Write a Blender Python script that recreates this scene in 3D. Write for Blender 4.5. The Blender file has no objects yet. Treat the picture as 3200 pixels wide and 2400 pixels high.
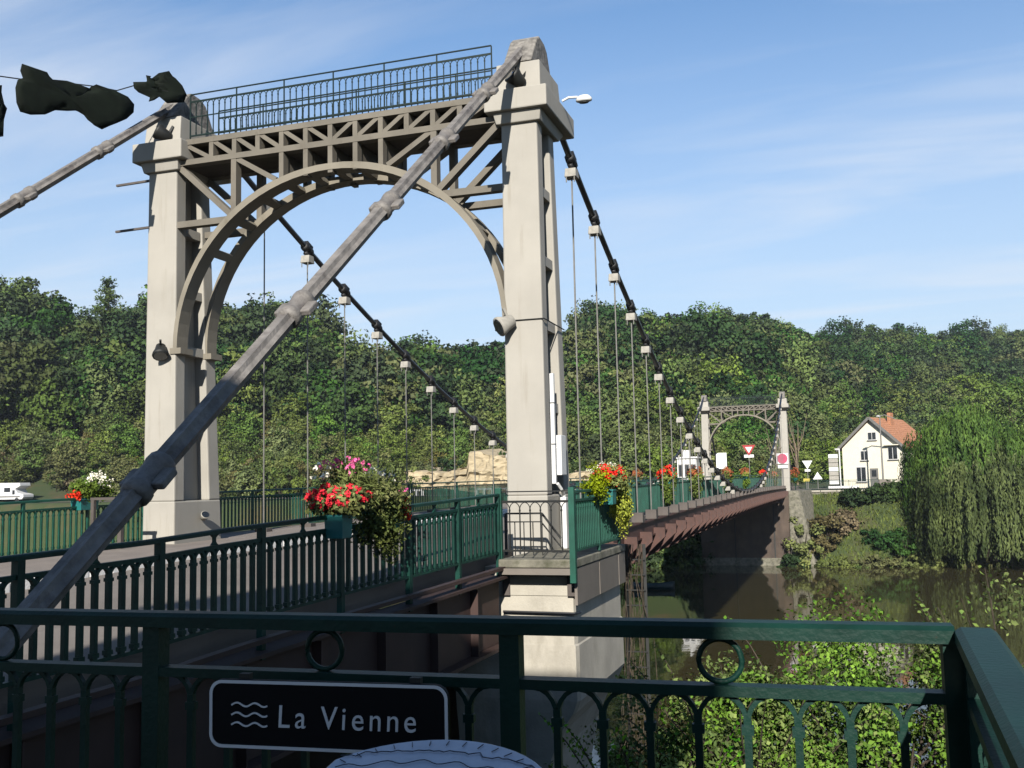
import bpy, math, random
import numpy as np
from mathutils import Vector, Matrix

S = bpy.context.scene
COL = S.collection
rnd = random.Random(7)
R = math.radians

# ------------------------------------------------------------------ camera
# World: z = 0 is the bridge deck, +Y runs along the bridge to the far bank, eye 1.207 m above the deck.
F, CX, CY, EYE = 3120., 1600., 1200., 1.207
def nrm(v): return v/np.linalg.norm(v)
_y = nrm(np.array([2631-CX, -(1482-CY), -F]))
_x = np.array([9800., 515., F]); _x = nrm(_x-_x.dot(_y)*_y)
_z = np.cross(_x, _y)
MC = np.array([_x, _y, _z]); CAM = np.array([0, 0, EYE])
def ray(px, py): return MC @ nrm(np.array([px-CX, -(py-CY), -F]))
def on(px, py, axis, val):
    d = ray(px, py); return CAM+d*((val-CAM[axis])/d[axis])
cd = bpy.data.cameras.new('camera'); cam = bpy.data.objects.new('camera', cd); COL.objects.link(cam)
m4 = Matrix.Identity(4)
for i in range(3):
    for j in range(3): m4[i][j] = MC[i][j]
m4[0][3], m4[1][3], m4[2][3] = CAM
cam.matrix_world = m4
cd.sensor_width = 36; cd.lens = 36*F/3200; cd.clip_start = .05; cd.clip_end = 3000
S.camera = cam

# ------------------------------------------------------------------ sky and sun
SUN = Vector((.22, -1, .53)).normalized()      # towards the sun
EL = math.asin(SUN.z); ROT = math.atan2(SUN.x, SUN.y)
W = bpy.data.worlds.new('World'); S.world = W; W.use_nodes = True
nt = W.node_tree; bg = nt.nodes['Background']
sky = nt.nodes.new('ShaderNodeTexSky'); sky.sky_type = 'NISHITA'; sky.sun_disc = False
sky.sun_elevation = EL; sky.sun_rotation = ROT; sky.altitude = 100; sky.air_density = 1.0; sky.dust_density = 0.; sky.ozone_density = 3.2
def wn(t, **k):
    n = nt.nodes.new(t)
    for a, b in k.items(): setattr(n, a, b)
    return n
tc = wn('ShaderNodeTexCoord'); sp = wn('ShaderNodeSeparateXYZ'); nt.links.new(tc.outputs['Generated'], sp.inputs[0])
# cirrus: project the view ray on a high flat layer, stretched noise
zc_ = wn('ShaderNodeMath', operation='MAXIMUM'); zc_.inputs[1].default_value = .04; nt.links.new(sp.outputs[2], zc_.inputs[0])
zd_ = wn('ShaderNodeMath', operation='ADD'); zd_.inputs[1].default_value = .12; nt.links.new(zc_.outputs[0], zd_.inputs[0])
dv = []
for k in (0, 1):
    d = wn('ShaderNodeMath', operation='DIVIDE'); nt.links.new(sp.outputs[k], d.inputs[0]); nt.links.new(zd_.outputs[0], d.inputs[1]); dv.append(d)
cb = wn('ShaderNodeCombineXYZ'); nt.links.new(dv[0].outputs[0], cb.inputs[0]); nt.links.new(dv[1].outputs[0], cb.inputs[1])
mp = wn('ShaderNodeMapping'); mp.inputs['Rotation'].default_value = (0, 0, R(14)); mp.inputs['Scale'].default_value = (.55, 2.2, 1); nt.links.new(cb.outputs[0], mp.inputs[0])
n1 = wn('ShaderNodeTexNoise'); n1.inputs['Scale'].default_value = 1.15; n1.inputs['Detail'].default_value = 7; n1.inputs['Roughness'].default_value = .55; n1.inputs['Distortion'].default_value = .5
nt.links.new(mp.outputs[0], n1.inputs['Vector'])
rp = wn('ShaderNodeValToRGB'); rp.color_ramp.elements[0].position = .46; rp.color_ramp.elements[1].position = .74; nt.links.new(n1.outputs[0], rp.inputs[0])
n2 = wn('ShaderNodeTexNoise'); n2.inputs['Scale'].default_value = .35; nt.links.new(cb.outputs[0], n2.inputs['Vector'])
rp2 = wn('ShaderNodeValToRGB'); rp2.color_ramp.elements[0].position = .32; rp2.color_ramp.elements[1].position = .58; nt.links.new(n2.outputs[0], rp2.inputs[0])
mu = wn('ShaderNodeMath', operation='MULTIPLY'); nt.links.new(rp.outputs[0], mu.inputs[0]); nt.links.new(rp2.outputs[0], mu.inputs[1])
mu2 = wn('ShaderNodeMath', operation='MULTIPLY'); mu2.inputs[1].default_value = .72; nt.links.new(mu.outputs[0], mu2.inputs[0])
hs = wn('ShaderNodeHueSaturation'); hs.inputs['Saturation'].default_value = 1.16; hs.inputs['Hue'].default_value = .499; nt.links.new(sky.outputs[0], hs.inputs['Color'])
ve = wn('ShaderNodeMapRange', interpolation_type='SMOOTHSTEP'); ve.inputs[1].default_value = .0; ve.inputs[2].default_value = .58; ve.inputs[3].default_value = .86; ve.inputs[4].default_value = 0.; nt.links.new(sp.outputs[2], ve.inputs[0])
mv_ = wn('ShaderNodeMixRGB'); mv_.inputs[2].default_value = (3.7, 4.3, 5.05, 1); nt.links.new(ve.outputs[0], mv_.inputs[0]); nt.links.new(hs.outputs[0], mv_.inputs[1])
mx = wn('ShaderNodeMixRGB'); mx.inputs[2].default_value = (4.9, 5.2, 5.7, 1)
nt.links.new(mu2.outputs[0], mx.inputs[0]); nt.links.new(mv_.outputs[0], mx.inputs[1]); nt.links.new(mx.outputs[0], bg.inputs[0])
bg.inputs[1].default_value = .07
sd = bpy.data.lights.new('sun', 'SUN'); sd.energy = 5.0; sd.angle = R(.53); sd.color = (1, .945, .86)
so = bpy.data.objects.new('sun', sd); COL.objects.link(so); so.rotation_euler = SUN.to_track_quat('Z', 'Y').to_euler(); so.location = (0, -20, 40)
S.view_settings.view_transform = 'Standard'; S.view_settings.look = 'None'; S.view_settings.gamma = 1; S.view_settings.exposure = 1.24
S.cycles.max_bounces = 6; S.cycles.transparent_max_bounces = 8
S.cycles.diffuse_bounces = 3; S.cycles.glossy_bounces = 3; S.cycles.caustics_reflective = False; S.cycles.caustics_refractive = False

# ------------------------------------------------------------------ materials
KA = .345      # surface colours scaled down against the raised exposure, which deepens the shade
def mat(name, col, rough=.7, metal=0, var=.12, scale=3., bump=0., bscale=30., spec=.35, col2=None, dirt=None, stretch=(1, 1, 1), island=0., coords='Object', thr=(.35, .65)):
    col = tuple(c*KA for c in col); col2 = tuple(c*KA for c in col2) if col2 else None
    if dirt: dirt = (tuple(c*KA for c in dirt[0]), *dirt[1:])
    m = bpy.data.materials.new(name); m.use_nodes = True
    t = m.node_tree; b = t.nodes['Principled BSDF']
    b.inputs['Roughness'].default_value = rough; b.inputs['Metallic'].default_value = metal
    b.inputs['Specular IOR Level'].default_value = spec
    tcn = t.nodes.new('ShaderNodeTexCoord'); mpn = t.nodes.new('ShaderNodeMapping'); mpn.inputs['Scale'].default_value = stretch
    t.links.new(tcn.outputs[coords], mpn.inputs[0])
    n = t.nodes.new('ShaderNodeTexNoise'); n.inputs['Scale'].default_value = scale; n.inputs['Detail'].default_value = 6; n.inputs['Roughness'].default_value = .6
    t.links.new(mpn.outputs[0], n.inputs['Vector'])
    r = t.nodes.new('ShaderNodeValToRGB'); r.color_ramp.elements[0].position = thr[0]; r.color_ramp.elements[1].position = thr[1]
    c2 = col2 or tuple(c*(1-var) for c in col); c1 = col if col2 else tuple(min(1, c*(1+var*.6)) for c in col)
    r.color_ramp.elements[0].color = (*c2, 1); r.color_ramp.elements[1].color = (*c1, 1)
    t.links.new(n.outputs[0], r.inputs[0]); out = r.outputs[0]
    if dirt:
        nd = t.nodes.new('ShaderNodeTexNoise'); nd.inputs['Scale'].default_value = dirt[1]; nd.inputs['Detail'].default_value = 8; nd.inputs['Roughness'].default_value = .7
        md = t.nodes.new('ShaderNodeMapping'); md.inputs['Scale'].default_value = dirt[2]; t.links.new(tcn.outputs[coords], md.inputs[0]); t.links.new(md.outputs[0], nd.inputs['Vector'])
        rd = t.nodes.new('ShaderNodeValToRGB'); rd.color_ramp.elements[0].position = dirt[3]; rd.color_ramp.elements[1].position = dirt[3]+.2
        t.links.new(nd.outputs[0], rd.inputs[0])
        mxn = t.nodes.new('ShaderNodeMixRGB'); t.links.new(rd.outputs[0], mxn.inputs[0]); t.links.new(out, mxn.inputs[1]); mxn.inputs[2].default_value = (*dirt[0], 1); out = mxn.outputs[0]
    if island:
        g = t.nodes.new('ShaderNodeNewGeometry'); oi = t.nodes.new('ShaderNodeObjectInfo')
        ma = t.nodes.new('ShaderNodeMapRange'); ma.inputs[3].default_value = 1-island; ma.inputs[4].default_value = 1+island; t.links.new(g.outputs['Random Per Island'], ma.inputs[0])
        hsn = t.nodes.new('ShaderNodeHueSaturation'); t.links.new(out, hsn.inputs['Color']); t.links.new(ma.outputs[0], hsn.inputs['Value'])
        mv = t.nodes.new('ShaderNodeMapRange'); mv.inputs[3].default_value = .95 if name.startswith('petal') else .72; mv.inputs[4].default_value = 1.05 if name.startswith('petal') else 1.34
        wnz = t.nodes.new('ShaderNodeTexWhiteNoise'); wnz.noise_dimensions = '1D'; t.links.new(oi.outputs['Random'], wnz.inputs['W']); t.links.new(wnz.outputs[0], mv.inputs[0])
        mvv = t.nodes.new('ShaderNodeMath'); mvv.operation = 'MULTIPLY'; t.links.new(ma.outputs[0], mvv.inputs[0]); t.links.new(mv.outputs[0], mvv.inputs[1]); t.links.new(mvv.outputs[0], hsn.inputs['Value'])
        pt_ = name.startswith('petal')
        mb = t.nodes.new('ShaderNodeMapRange'); mb.inputs[3].default_value = .497 if pt_ else .47; mb.inputs[4].default_value = .503 if pt_ else .525; t.links.new(oi.outputs['Random'], mb.inputs[0]); t.links.new(mb.outputs[0], hsn.inputs['Hue'])
        mc = t.nodes.new('ShaderNodeMapRange'); mc.inputs[3].default_value = 1. if pt_ else .78; mc.inputs[4].default_value = 1. if pt_ else 1.12; t.links.new(oi.outputs['Random'], mc.inputs[0]); t.links.new(mc.outputs[0], hsn.inputs['Saturation'])
        out = hsn.outputs[0]
    t.links.new(out, b.inputs['Base Color'])
    if bump:
        bn = t.nodes.new('ShaderNodeTexNoise'); bn.inputs['Scale'].default_value = bscale; bn.inputs['Detail'].default_value = 8
        t.links.new(mpn.outputs[0], bn.inputs['Vector'])
        bu = t.nodes.new('ShaderNodeBump'); bu.inputs['Strength'].default_value = bump; bu.inputs['Distance'].default_value = .02
        t.links.new(bn.outputs[0], bu.inputs['Height']); t.links.new(bu.outputs[0], b.inputs['Normal'])
    return m
M = {}
M['tower'] = mat('tower_paint', (.63, .595, .52), .75, var=.08, scale=1.1, bump=.08, bscale=60, dirt=((.50, .455, .37), 2.0, (3.2, 3.2, .25), .555), coords='Object')
M['truss'] = mat('dark_truss_paint', (.275, .245, .195), .8, var=.18, scale=1.4, bump=.1, bscale=40, dirt=((.17, .14, .10), 2.2, (1, 1, .6), .56))  # darker than the tower paint all over, with random blotches
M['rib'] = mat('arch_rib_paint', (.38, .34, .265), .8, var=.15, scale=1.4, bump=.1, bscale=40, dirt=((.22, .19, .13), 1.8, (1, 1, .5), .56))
M['bare'] = mat('shade_toned_concrete', (.15, .125, .10), .9, var=.3, scale=3)  # shade inside the lattice beam put into the colour of its inner surfaces
M['saddle'] = mat('weathered_lead', (.36, .335, .30), .85, var=.5, scale=9, bump=.8, bscale=14, dirt=((.16, .15, .14), 5, (1, 1, 1), .55))
M['stay'] = mat('stay_strand', (.36, .335, .31), .6, var=.3, scale=5, bump=.5, bscale=25, dirt=((.15, .13, .12), 3, (1, 1, 1), .5), spec=.2)
M['blackcable'] = mat('black_cable', (.012, .012, .016), .38, var=.3, scale=4, spec=.6)
M['clamp'] = mat('clamp_iron', (.018, .018, .02), .6, var=.4, scale=9, bump=.4)
M['clampcap'] = mat('clamp_cap', (.58, .55, .48), .7, var=.2, scale=8, dirt=((.3, .27, .22), 6, (1, 1, 1), .6))
M['rod'] = mat('hanger_steel', (.34, .33, .30), .5, var=.25, scale=4, metal=.3)
M['green'] = mat('green_paint', (.011, .125, .082), .5, var=.3, scale=3, spec=.3, bump=.05, dirt=((.02, .07, .05), 3, (1, 1, .4), .58))
M['mgreen'] = mat('worn_shade_toned_green_paint', (.009, .072, .052), .5, var=.35, scale=3, spec=.2, bump=.15, bscale=50, dirt=((.09, .055, .035), 14, (1, 1, 1), .67))  # chips are wear; the darker base holds the approach railing's shade
M['bgreen'] = mat('black_green_paint', (.008, .03, .026), .5, var=.3, scale=5, spec=.2)
M['dgreen'] = mat('shade_toned_green_paint', (.007, .056, .040), .5, var=.3, scale=3, spec=.18, bump=.15, bscale=50, dirt=((.09, .055, .035), 16, (1, 1, 1), .665))  # darker copy of the green, with the terrace railing's shade in its colour
M['girder'] = mat('shade_toned_girder_paint', (.075, .038, .03), .7, var=.3, scale=1.5)  # darker copy of the red-brown, shade under the approach put into the colour
M['iron'] = mat('dark_iron', (.02, .022, .02), .6, var=.3, scale=5)
M['rust'] = mat('red_brown_paint', (.135, .058, .043), .65, var=.25, scale=1.5, dirt=((.07, .045, .04), 1.2, (1, 1, .4), .56), bump=.1)
M['brown'] = mat('dull_brown_steel', (.15, .125, .11), .6, var=.25, scale=3)
M['plate'] = mat('taupe_plate', (.30, .26, .22), .6, var=.12, scale=2, dirt=((.16, .13, .1), 3, (1, 1, .3), .6))
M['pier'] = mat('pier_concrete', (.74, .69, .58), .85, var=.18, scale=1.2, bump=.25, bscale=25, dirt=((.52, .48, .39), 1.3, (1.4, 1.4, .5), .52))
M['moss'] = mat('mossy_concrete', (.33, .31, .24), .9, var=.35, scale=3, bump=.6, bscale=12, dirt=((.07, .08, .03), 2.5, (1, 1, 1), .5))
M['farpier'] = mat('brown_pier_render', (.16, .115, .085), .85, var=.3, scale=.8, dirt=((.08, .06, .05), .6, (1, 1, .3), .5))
M['road'] = mat('asphalt', (.37, .325, .285), .9, var=.14, scale=.9, bump=.3, bscale=160, dirt=((.30, .26, .23), .7, (3, .5, 1), .55), spec=.2)
M['walk'] = mat('footway', (.40, .34, .29), .9, var=.15, scale=2, bump=.3, bscale=90)
M['kerb'] = mat('kerb_white', (1.6, 1.58, 1.52), .75, var=.1, scale=6, dirt=((.4, .37, .33), 9, (1, 1, 1), .62), bump=.2)
M['stone'] = mat('house_stone', (.42, .38, .30), .85, var=.25, scale=3, bump=.4, bscale=20)
M['slate'] = mat('roof_slate', (.16, .09, .06), .8, var=.3, scale=6)
M['glass'] = mat('window_glass', (.03, .035, .04), .08, var=.2, spec=.7)
M['white'] = mat('white_paint', (1.2, 1.2, 1.18), .55, var=.06, scale=5)
M['cream'] = mat('cream_render', (1.35, 1.27, 1.02), .85, var=.05, scale=2, dirt=((1.0, .9, .66), 1.3, (1, 1, .3), .66))
M['tile'] = mat('roof_tile', (.78, .36, .19), .8, var=.3, scale=5, dirt=((.25, .13, .08), 2, (1, 1, 1), .58), bump=.5, bscale=12)
M['grey'] = mat('grey_trim', (.30, .29, .27), .6, var=.12)
M['teal'] = mat('teal_planter', (.02, .27, .26), .5, var=.15, scale=6, dirt=((.02, .1, .1), 8, (1, 1, 1), .6))
M['signblack'] = mat('sign_black', (.005, .005, .008), .6, var=.2, spec=.12)
M['signwhite'] = mat('sign_white', (1.4, 1.4, 1.42), .45, var=.03)
M['map'] = mat('enamel_map', (.85, .92, 1.1), .25, var=.2, scale=4, dirt=((.40, .52, .68), 3, (1, 1, 1), .55), spec=.5)
M['ink'] = mat('map_ink', (.02, .03, .07), .5)
M['soil'] = mat('bank_earth', (.16, .115, .05), .95, var=.35, scale=.25, thr=(.5, .72), col2=(.07, .105, .028), bump=.5, bscale=4, coords='Object')
M['cliff'] = mat('sandstone_cliff', (.78, .64, .41), .9, var=.25, scale=.5, bump=1., bscale=3, dirt=((.40, .32, .18), .5, (1, 1, 3.5), .55))
M['terr'] = mat('terrace_stone', (.16, .15, .13), .9, var=.25, scale=3, bump=.4)
M['bark'] = mat('bark', (.10, .075, .05), .9, var=.35, scale=8, bump=.6)
M['palebark'] = mat('pale_bark', (.34, .26, .17), .9, var=.3, scale=8)
M['cloth'] = mat('dark_bunting', (.010, .016, .010), .8, var=.4, scale=6, spec=.1)
M['red'] = mat('red_paint', (.62, .03, .035), .5, var=.1)
M['pink'] = mat('pink_red_paint', (.80, .08, .20), .5, var=.2, scale=2)
M['yellow'] = mat('yellow_paint', (.75, .62, .08), .5)
M['wood'] = mat('wood_brown', (.32, .17, .06), .8, var=.3, scale=10)
M['boat'] = mat('boat_teal', (.01, .05, .06), .4, var=.2)
def leaf(name, c1, c2, isl=.15, rough=.65, scale=.35):
    c1 = tuple(c*1.7 for c in c1); c2 = tuple(c*1.55 for c in c2)
    m = mat(name, c1, rough, col2=c2, scale=scale, island=isl, spec=.08, thr=(.4, .6)); return m
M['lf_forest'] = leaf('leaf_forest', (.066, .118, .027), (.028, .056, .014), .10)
M['lf_deep'] = leaf('leaf_deep', (.038, .078, .022), (.020, .044, .014), .10)
M['lf_light'] = leaf('leaf_light', (.125, .18, .042), (.07, .12, .028))
M['lf_shrub'] = leaf('leaf_shrub', (.155, .19, .042), (.09, .12, .03))
M['lf_olive'] = leaf('leaf_olive', (.10, .13, .034), (.06, .082, .022), .10)
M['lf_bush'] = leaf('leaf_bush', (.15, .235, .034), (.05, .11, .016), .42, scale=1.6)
M['lf_willow'] = leaf('leaf_willow', (.115, .158, .042), (.042, .068, .018), .35, scale=.45)
M['lf_dry'] = leaf('leaf_dry', (.17, .145, .055), (.11, .095, .035), .3)
M['lf_lime'] = leaf('leaf_lime', (.34, .36, .035), (.22, .26, .03), .3, scale=4)
M['lf_trail'] = leaf('leaf_trail', (.16, .20, .04), (.08, .12, .025), .4, scale=4)
M['fl_red'] = leaf('petal_red', (1.1, .05, .02), (.8, .025, .02), .3, scale=9)
M['fl_crimson'] = leaf('petal_crimson', (1.0, .045, .08), (.75, .03, .06), .3, scale=9)
M['fl_pink'] = leaf('petal_pink', (1.1, .22, .5), (.9, .12, .4), .25, scale=9)
M['fl_white'] = leaf('petal_white', (1.2, 1.15, .98), (1.0, .95, .75), .15, scale=9)
M['fl_orange'] = leaf('petal_rust', (.42, .13, .05), (.3, .09, .04), .3, scale=5)
# still brown-green river water
wm = bpy.data.materials.new('river_water'); wm.use_nodes = True; t = wm.node_tree; b = t.nodes['Principled BSDF']
b.inputs['Base Color'].default_value = (.030, .026, .012, 1); b.inputs['Roughness'].default_value = .03; b.inputs['IOR'].default_value = 1.33
tcn = t.nodes.new('ShaderNodeTexCoord'); mpn = t.nodes.new('ShaderNodeMapping'); mpn.inputs['Scale'].default_value = (.7, .5, 1); t.links.new(tcn.outputs['Object'], mpn.inputs[0])
wv = t.nodes.new('ShaderNodeTexNoise'); wv.inputs['Scale'].default_value = 1.6; wv.inputs['Detail'].default_value = 5; t.links.new(mpn.outputs[0], wv.inputs['Vector'])
bu = t.nodes.new('ShaderNodeBump'); bu.inputs['Strength'].default_value = .10; bu.inputs['Distance'].default_value = .05; t.links.new(wv.outputs[0], bu.inputs['Height']); t.links.new(bu.outputs[0], b.inputs['Normal'])
M['water'] = wm

# ------------------------------------------------------------------ builders
def link(o, parent=None):
    COL.objects.link(o)
    if parent is not None: o.parent = parent
    return o
def tag(o, label=None, cat=None, group=None, kind=None):
    for k, v in (('label', label), ('category', cat), ('group', group), ('kind', kind)):
        if v: o[k] = v
    return o
def empty(name, loc, label, cat, group=None, rz=0):
    o = bpy.data.objects.new(name, None); o.empty_display_size = .2; o.location = loc; o.rotation_euler = (0, 0, rz)
    return tag(link(o), label, cat, group)
class MB:
    def __init__(s): s.v = []; s.f = []
    def add(s, vs, fs):
        n = len(s.v); s.v += [tuple(map(float, p)) for p in vs]; s.f += [tuple(i+n for i in f) for f in fs]; return s
    def box(s, c, d, rz=0):
        x, y, z = d[0]/2, d[1]/2, d[2]/2; ca, sa = math.cos(rz), math.sin(rz)
        vs = [(c[0]+a*x*ca-b*y*sa, c[1]+a*x*sa+b*y*ca, c[2]+e*z) for e in (-1, 1) for a, b in ((-1, -1), (1, -1), (1, 1), (-1, 1))]
        return s.add(vs, HEX)
    def bx(s, x0, x1, y0, y1, z0, z1): return s.box(((x0+x1)/2, (y0+y1)/2, (z0+z1)/2), (x1-x0, y1-y0, z1-z0))
    def hexa(s, bottom, top): return s.add(list(bottom)+list(top), HEX)
    def beam(s, p, q, w, h, up=(0, 0, 1)):
        p, q = Vector(p), Vector(q); d = (q-p).normalized(); u = Vector(up)
        a = d.cross(u)
        if a.length < 1e-4: a = d.cross(Vector((0, 1, 0)))
        a.normalize(); b = a.cross(d).normalized()
        vs = []
        for e in (p, q):
            for i, j in ((-1, -1), (1, -1), (1, 1), (-1, 1)): vs.append(e+a*(i*w/2)+b*(j*h/2))
        return s.add(vs, [(3, 2, 1, 0), (4, 5, 6, 7), (0, 1, 5, 4), (1, 2, 6, 5), (2, 3, 7, 6), (3, 0, 4, 7)])
    def sweep(s, pts, prof, up=(0, 0, 1), close=False, scales=None):
        """profile (list of (side, up)) carried along a path"""
        P = [Vector(p) for p in pts]; n = len(prof); vs = []; N = len(P)
        for i, p in enumerate(P):
            d = (P[(i+1) % N if close else min(i+1, N-1)]-P[i-1 if (close or i) else 0]).normalized()
            a = d.cross(Vector(up))
            if a.length < 1e-3: a = d.cross(Vector((0, 1, 0)))
            a.normalize(); b = a.cross(d).normalized(); k = scales[i] if scales else 1
            vs += [p+a*(x*k)+b*(z*k) for x, z in prof]
        fs = []
        for i in range(N if close else N-1):
            for j in range(n):
                fs.append((i*n+j, i*n+(j+1) % n, ((i+1) % N)*n+(j+1) % n, ((i+1) % N)*n+j))
        if not close: fs += [tuple(reversed(range(n))), tuple((N-1)*n+j for j in range(n))]
        return s.add(vs, fs)
    def tube(s, pts, r, n=8, scales=None, close=False):
        return s.sweep(pts, [(r*math.cos(2*math.pi*k/n), r*math.sin(2*math.pi*k/n)) for k in range(n)], scales=scales, close=close)
    def prism(s, poly, axis, a, b):
        """2-D polygon pushed along an axis from a to b (axis 0: poly is y,z; 1: x,z; 2: x,y)"""
        def pt(u, v, w): return ((w, u, v), (u, w, v), (u, v, w))[axis]
        n = len(poly); vs = [pt(u, v, a) for u, v in poly]+[pt(u, v, b) for u, v in poly]
        return s.add(vs, [tuple(reversed(range(n))), tuple(range(n, 2*n))]+[(i, (i+1) % n, n+(i+1) % n, n+i) for i in range(n)])
    def lathe(s, prof, n=12, c=(0, 0, 0)):
        vs = []; m = len(prof)
        for r, z in prof:
            vs += [(c[0]+r*math.cos(2*math.pi*k/n), c[1]+r*math.sin(2*math.pi*k/n), c[2]+z) for k in range(n)]
        fs = [(i*n+k, i*n+(k+1) % n, (i+1)*n+(k+1) % n, (i+1)*n+k) for i in range(m-1) for k in range(n)]
        fs += [tuple(reversed(range(n))), tuple((m-1)*n+k for k in range(n))]
        return s.add(vs, fs)
    def mesh(s, name, m, smooth=False, bevel=0):
        me = bpy.data.meshes.new(name); me.from_pydata(s.v, [], s.f); me.update()
        import bmesh
        bm = bmesh.new(); bm.from_mesh(me); bmesh.ops.recalc_face_normals(bm, faces=bm.faces)
        if bevel: bmesh.ops.bevel(bm, geom=[e for e in bm.edges if e.is_manifold and e.calc_face_angle(0) > .6], offset=bevel, segments=2, affect='EDGES', profile=.5)
        bm.to_mesh(me); bm.free()
        if smooth: me.polygons.foreach_set('use_smooth', [True]*len(me.polygons))
        me.materials.append(M[m]); return me
    def build(s, name, m, parent=None, smooth=False, bevel=0):
        return link(bpy.data.objects.new(name, s.mesh(name, m, smooth, bevel)), parent)
HEX = [(3, 2, 1, 0), (4, 5, 6, 7), (0, 1, 5, 4), (1, 2, 6, 5), (2, 3, 7, 6), (3, 0, 4, 7)]
def put(name, me, loc, parent=None, rz=0, sc=1):
    o = bpy.data.objects.new(name, me); o.location = loc; o.rotation_euler = (0, 0, rz); o.scale = (sc, sc, sc) if not hasattr(sc, '__len__') else sc
    return link(o, parent)
def arr_mesh(name, v, faces, m, smooth=False):
    me = bpy.data.meshes.new(name); nv, (nf, k) = len(v), faces.shape
    me.vertices.add(nv); me.vertices.foreach_set('co', np.asarray(v, np.float32).ravel())
    me.loops.add(nf*k); me.loops.foreach_set('vertex_index', faces.astype(np.int32).ravel())
    me.polygons.add(nf); me.polygons.foreach_set('loop_start', np.arange(0, nf*k, k, dtype=np.int32))
    if smooth: me.polygons.foreach_set('use_smooth', np.ones(nf, bool))
    me.update(calc_edges=True); me.validate()
    me.materials.append(M[m]); return me
def leaves(name, P, L, Wd, m, g, hang=0., out=None):
    """one small pointed blade per point; out: preferred normals"""
    n = len(P); P = np.asarray(P, float)
    a = g.normal(size=(n, 3)); a[:, 2] -= hang*2.2
    a /= np.linalg.norm(a, axis=1)[:, None]
    w = g.normal(size=(n, 3))*(.36 if out is not None else 1)
    if out is not None: w = w+out*1.1
    nn = w-a*(w*a).sum(1)[:, None]; nn /= np.linalg.norm(nn, axis=1)[:, None]+1e-9
    b = np.cross(nn, a)
    l = (L*(.6+.8*g.random(n)))[:, None]; wd = (Wd*(.6+.8*g.random(n)))[:, None]
    fold = nn*wd*.25
    V = np.stack([P-a*l*.5, P+b*wd*.5-a*l*.05+fold, P+a*l*.5, P-b*wd*.5-a*l*.05+fold], 1).reshape(-1, 3)
    f = np.arange(4*n).reshape(n, 4)
    return arr_mesh(name, V, f, m)
def clump_points(g, nclump, per, rx, ry, rz, c, inner=.45, sig=.2, flat=.75, lumpy=.25):
    d = g.normal(size=(nclump, 3)); d /= np.linalg.norm(d, axis=1)[:, None]
    k = (inner+(1-inner)*g.random(nclump)**.6)*(1-lumpy+2*lumpy*g.random(nclump))
    C = d*k[:, None]*np.array([rx, ry, rz])
    s = sig*(.6+.8*g.random(nclump))*min(rx, ry)
    off = g.normal(size=(nclump, per, 3)); off /= (np.linalg.norm(off, axis=2)[..., None]+1e-6); off *= (g.random((nclump, per, 1))**.45)
    P = C[:, None, :]+off*s[:, None, None]*np.array([1.5, 1.5, 1.5*flat])
    N = np.repeat(d[:, None, :], per, 1)*.4+off*.9+np.array([0, 0, .35])
    return P.reshape(-1, 3)+np.array(c), N.reshape(-1, 3)
def trunk_mb(g, h, r, crown_c, rx, rz, nl=6):
    mb = MB(); top = Vector((g.normal()*.2, g.normal()*.2, h))
    mid = Vector((g.normal()*.15, g.normal()*.15, h*.5))
    mb.tube([(0, 0, -.3), mid, top], r, 7, scales=[1.15, .8, .3])
    for i in range(nl):
        a = i*2.4+g.random(); z = h*(.35+.5*i/nl); s = Vector((mid.x*.8, mid.y*.8, z))
        e = Vector((math.cos(a)*rx*.75, math.sin(a)*rx*.75, z+rz*(.25+.35*g.random())))
        mb.tube([s, (s+e)/2+Vector((0, 0, -.1*rz)), e], r*.4, 5, scales=[1, .7, .25])
    return mb

# ------------------------------------------------------------------ terrain
XC = -9.21                       # centre line of the bridge
Y0, Y1 = 17.8, 103.8             # the two towers
WATER = -7.6
SKYL = [(-700, 850), (-300, 880), (0, 892), (110, 905), (190, 965), (250, 1010), (440, 975), (700, 965), (850, 945), (960, 1000), (1040, 1095), (1250, 1085), (1450, 1130), (1560, 1110),
        (1790, 1070), (1845, 980), (1990, 990), (2100, 1035), (2230, 975), (2400, 1025), (2600, 1055), (2760, 1025), (2880, 1050), (3000, 1040), (3200, 1040), (3700, 1060), (4400, 1100)]
_az, _te = [], []
for px, py in SKYL:
    d = ray(px, py); _az.append(math.atan2(d[0], d[1])); _te.append(d[2]/math.hypot(d[0], d[1]))
_az, _te = np.array(_az), np.array(_te)
def r0f(az): return np.interp(az, [_az[0], -.45, -.1, .05, .3], [165, 138, 134, 178, 195])
def r1f(az): return r0f(az)+np.interp(az, [_az[0], -.45, -.15, .0, .15, .4], [78, 90, 125, 210, 270, 300])
def sstep(t): t = np.clip(t, 0, 1); return t*t*(3-2*t)
def gz(x, y):
    x, y = np.asarray(x, float), np.asarray(y, float)
    r = np.hypot(x, y); az = np.arctan2(x, np.maximum(y, 1e-3))
    wob = 1.2*np.sin(x*.07)+.8*np.sin(x*.19+1)
    z = np.where(y < -4, -.42, -.42-2.6*sstep((y+4)/4))
    z = np.where(y > 2, -3.0-5.6*sstep((y-3)/18), z)
    # the road embankment on the near bank
    far = sstep((y+.5*wob-101.2)/7.0); z = np.where(y > 60, -8.6+8.25*far, z)
    t = (r-r0f(az))/(r1f(az)-r0f(az))
    Hh = np.interp(az, _az, _te)*r1f(az)+EYE-np.interp(az, [-.8, -.3, 0, .2], [12.0, 12.2, 13.0, 12.5])
    hill = Hh*(sstep(t)*.75+.25*np.clip(t, 0, 1))*np.where(t > 1, 1+.0*(t-1), 1)
    hill = np.maximum(hill-.25*np.maximum(r-r1f(az), 0), 0)
    return np.where((y > 105) & (t > 0), z+hill, z)
def zat(x, y): return float(gz(x, y))
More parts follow.
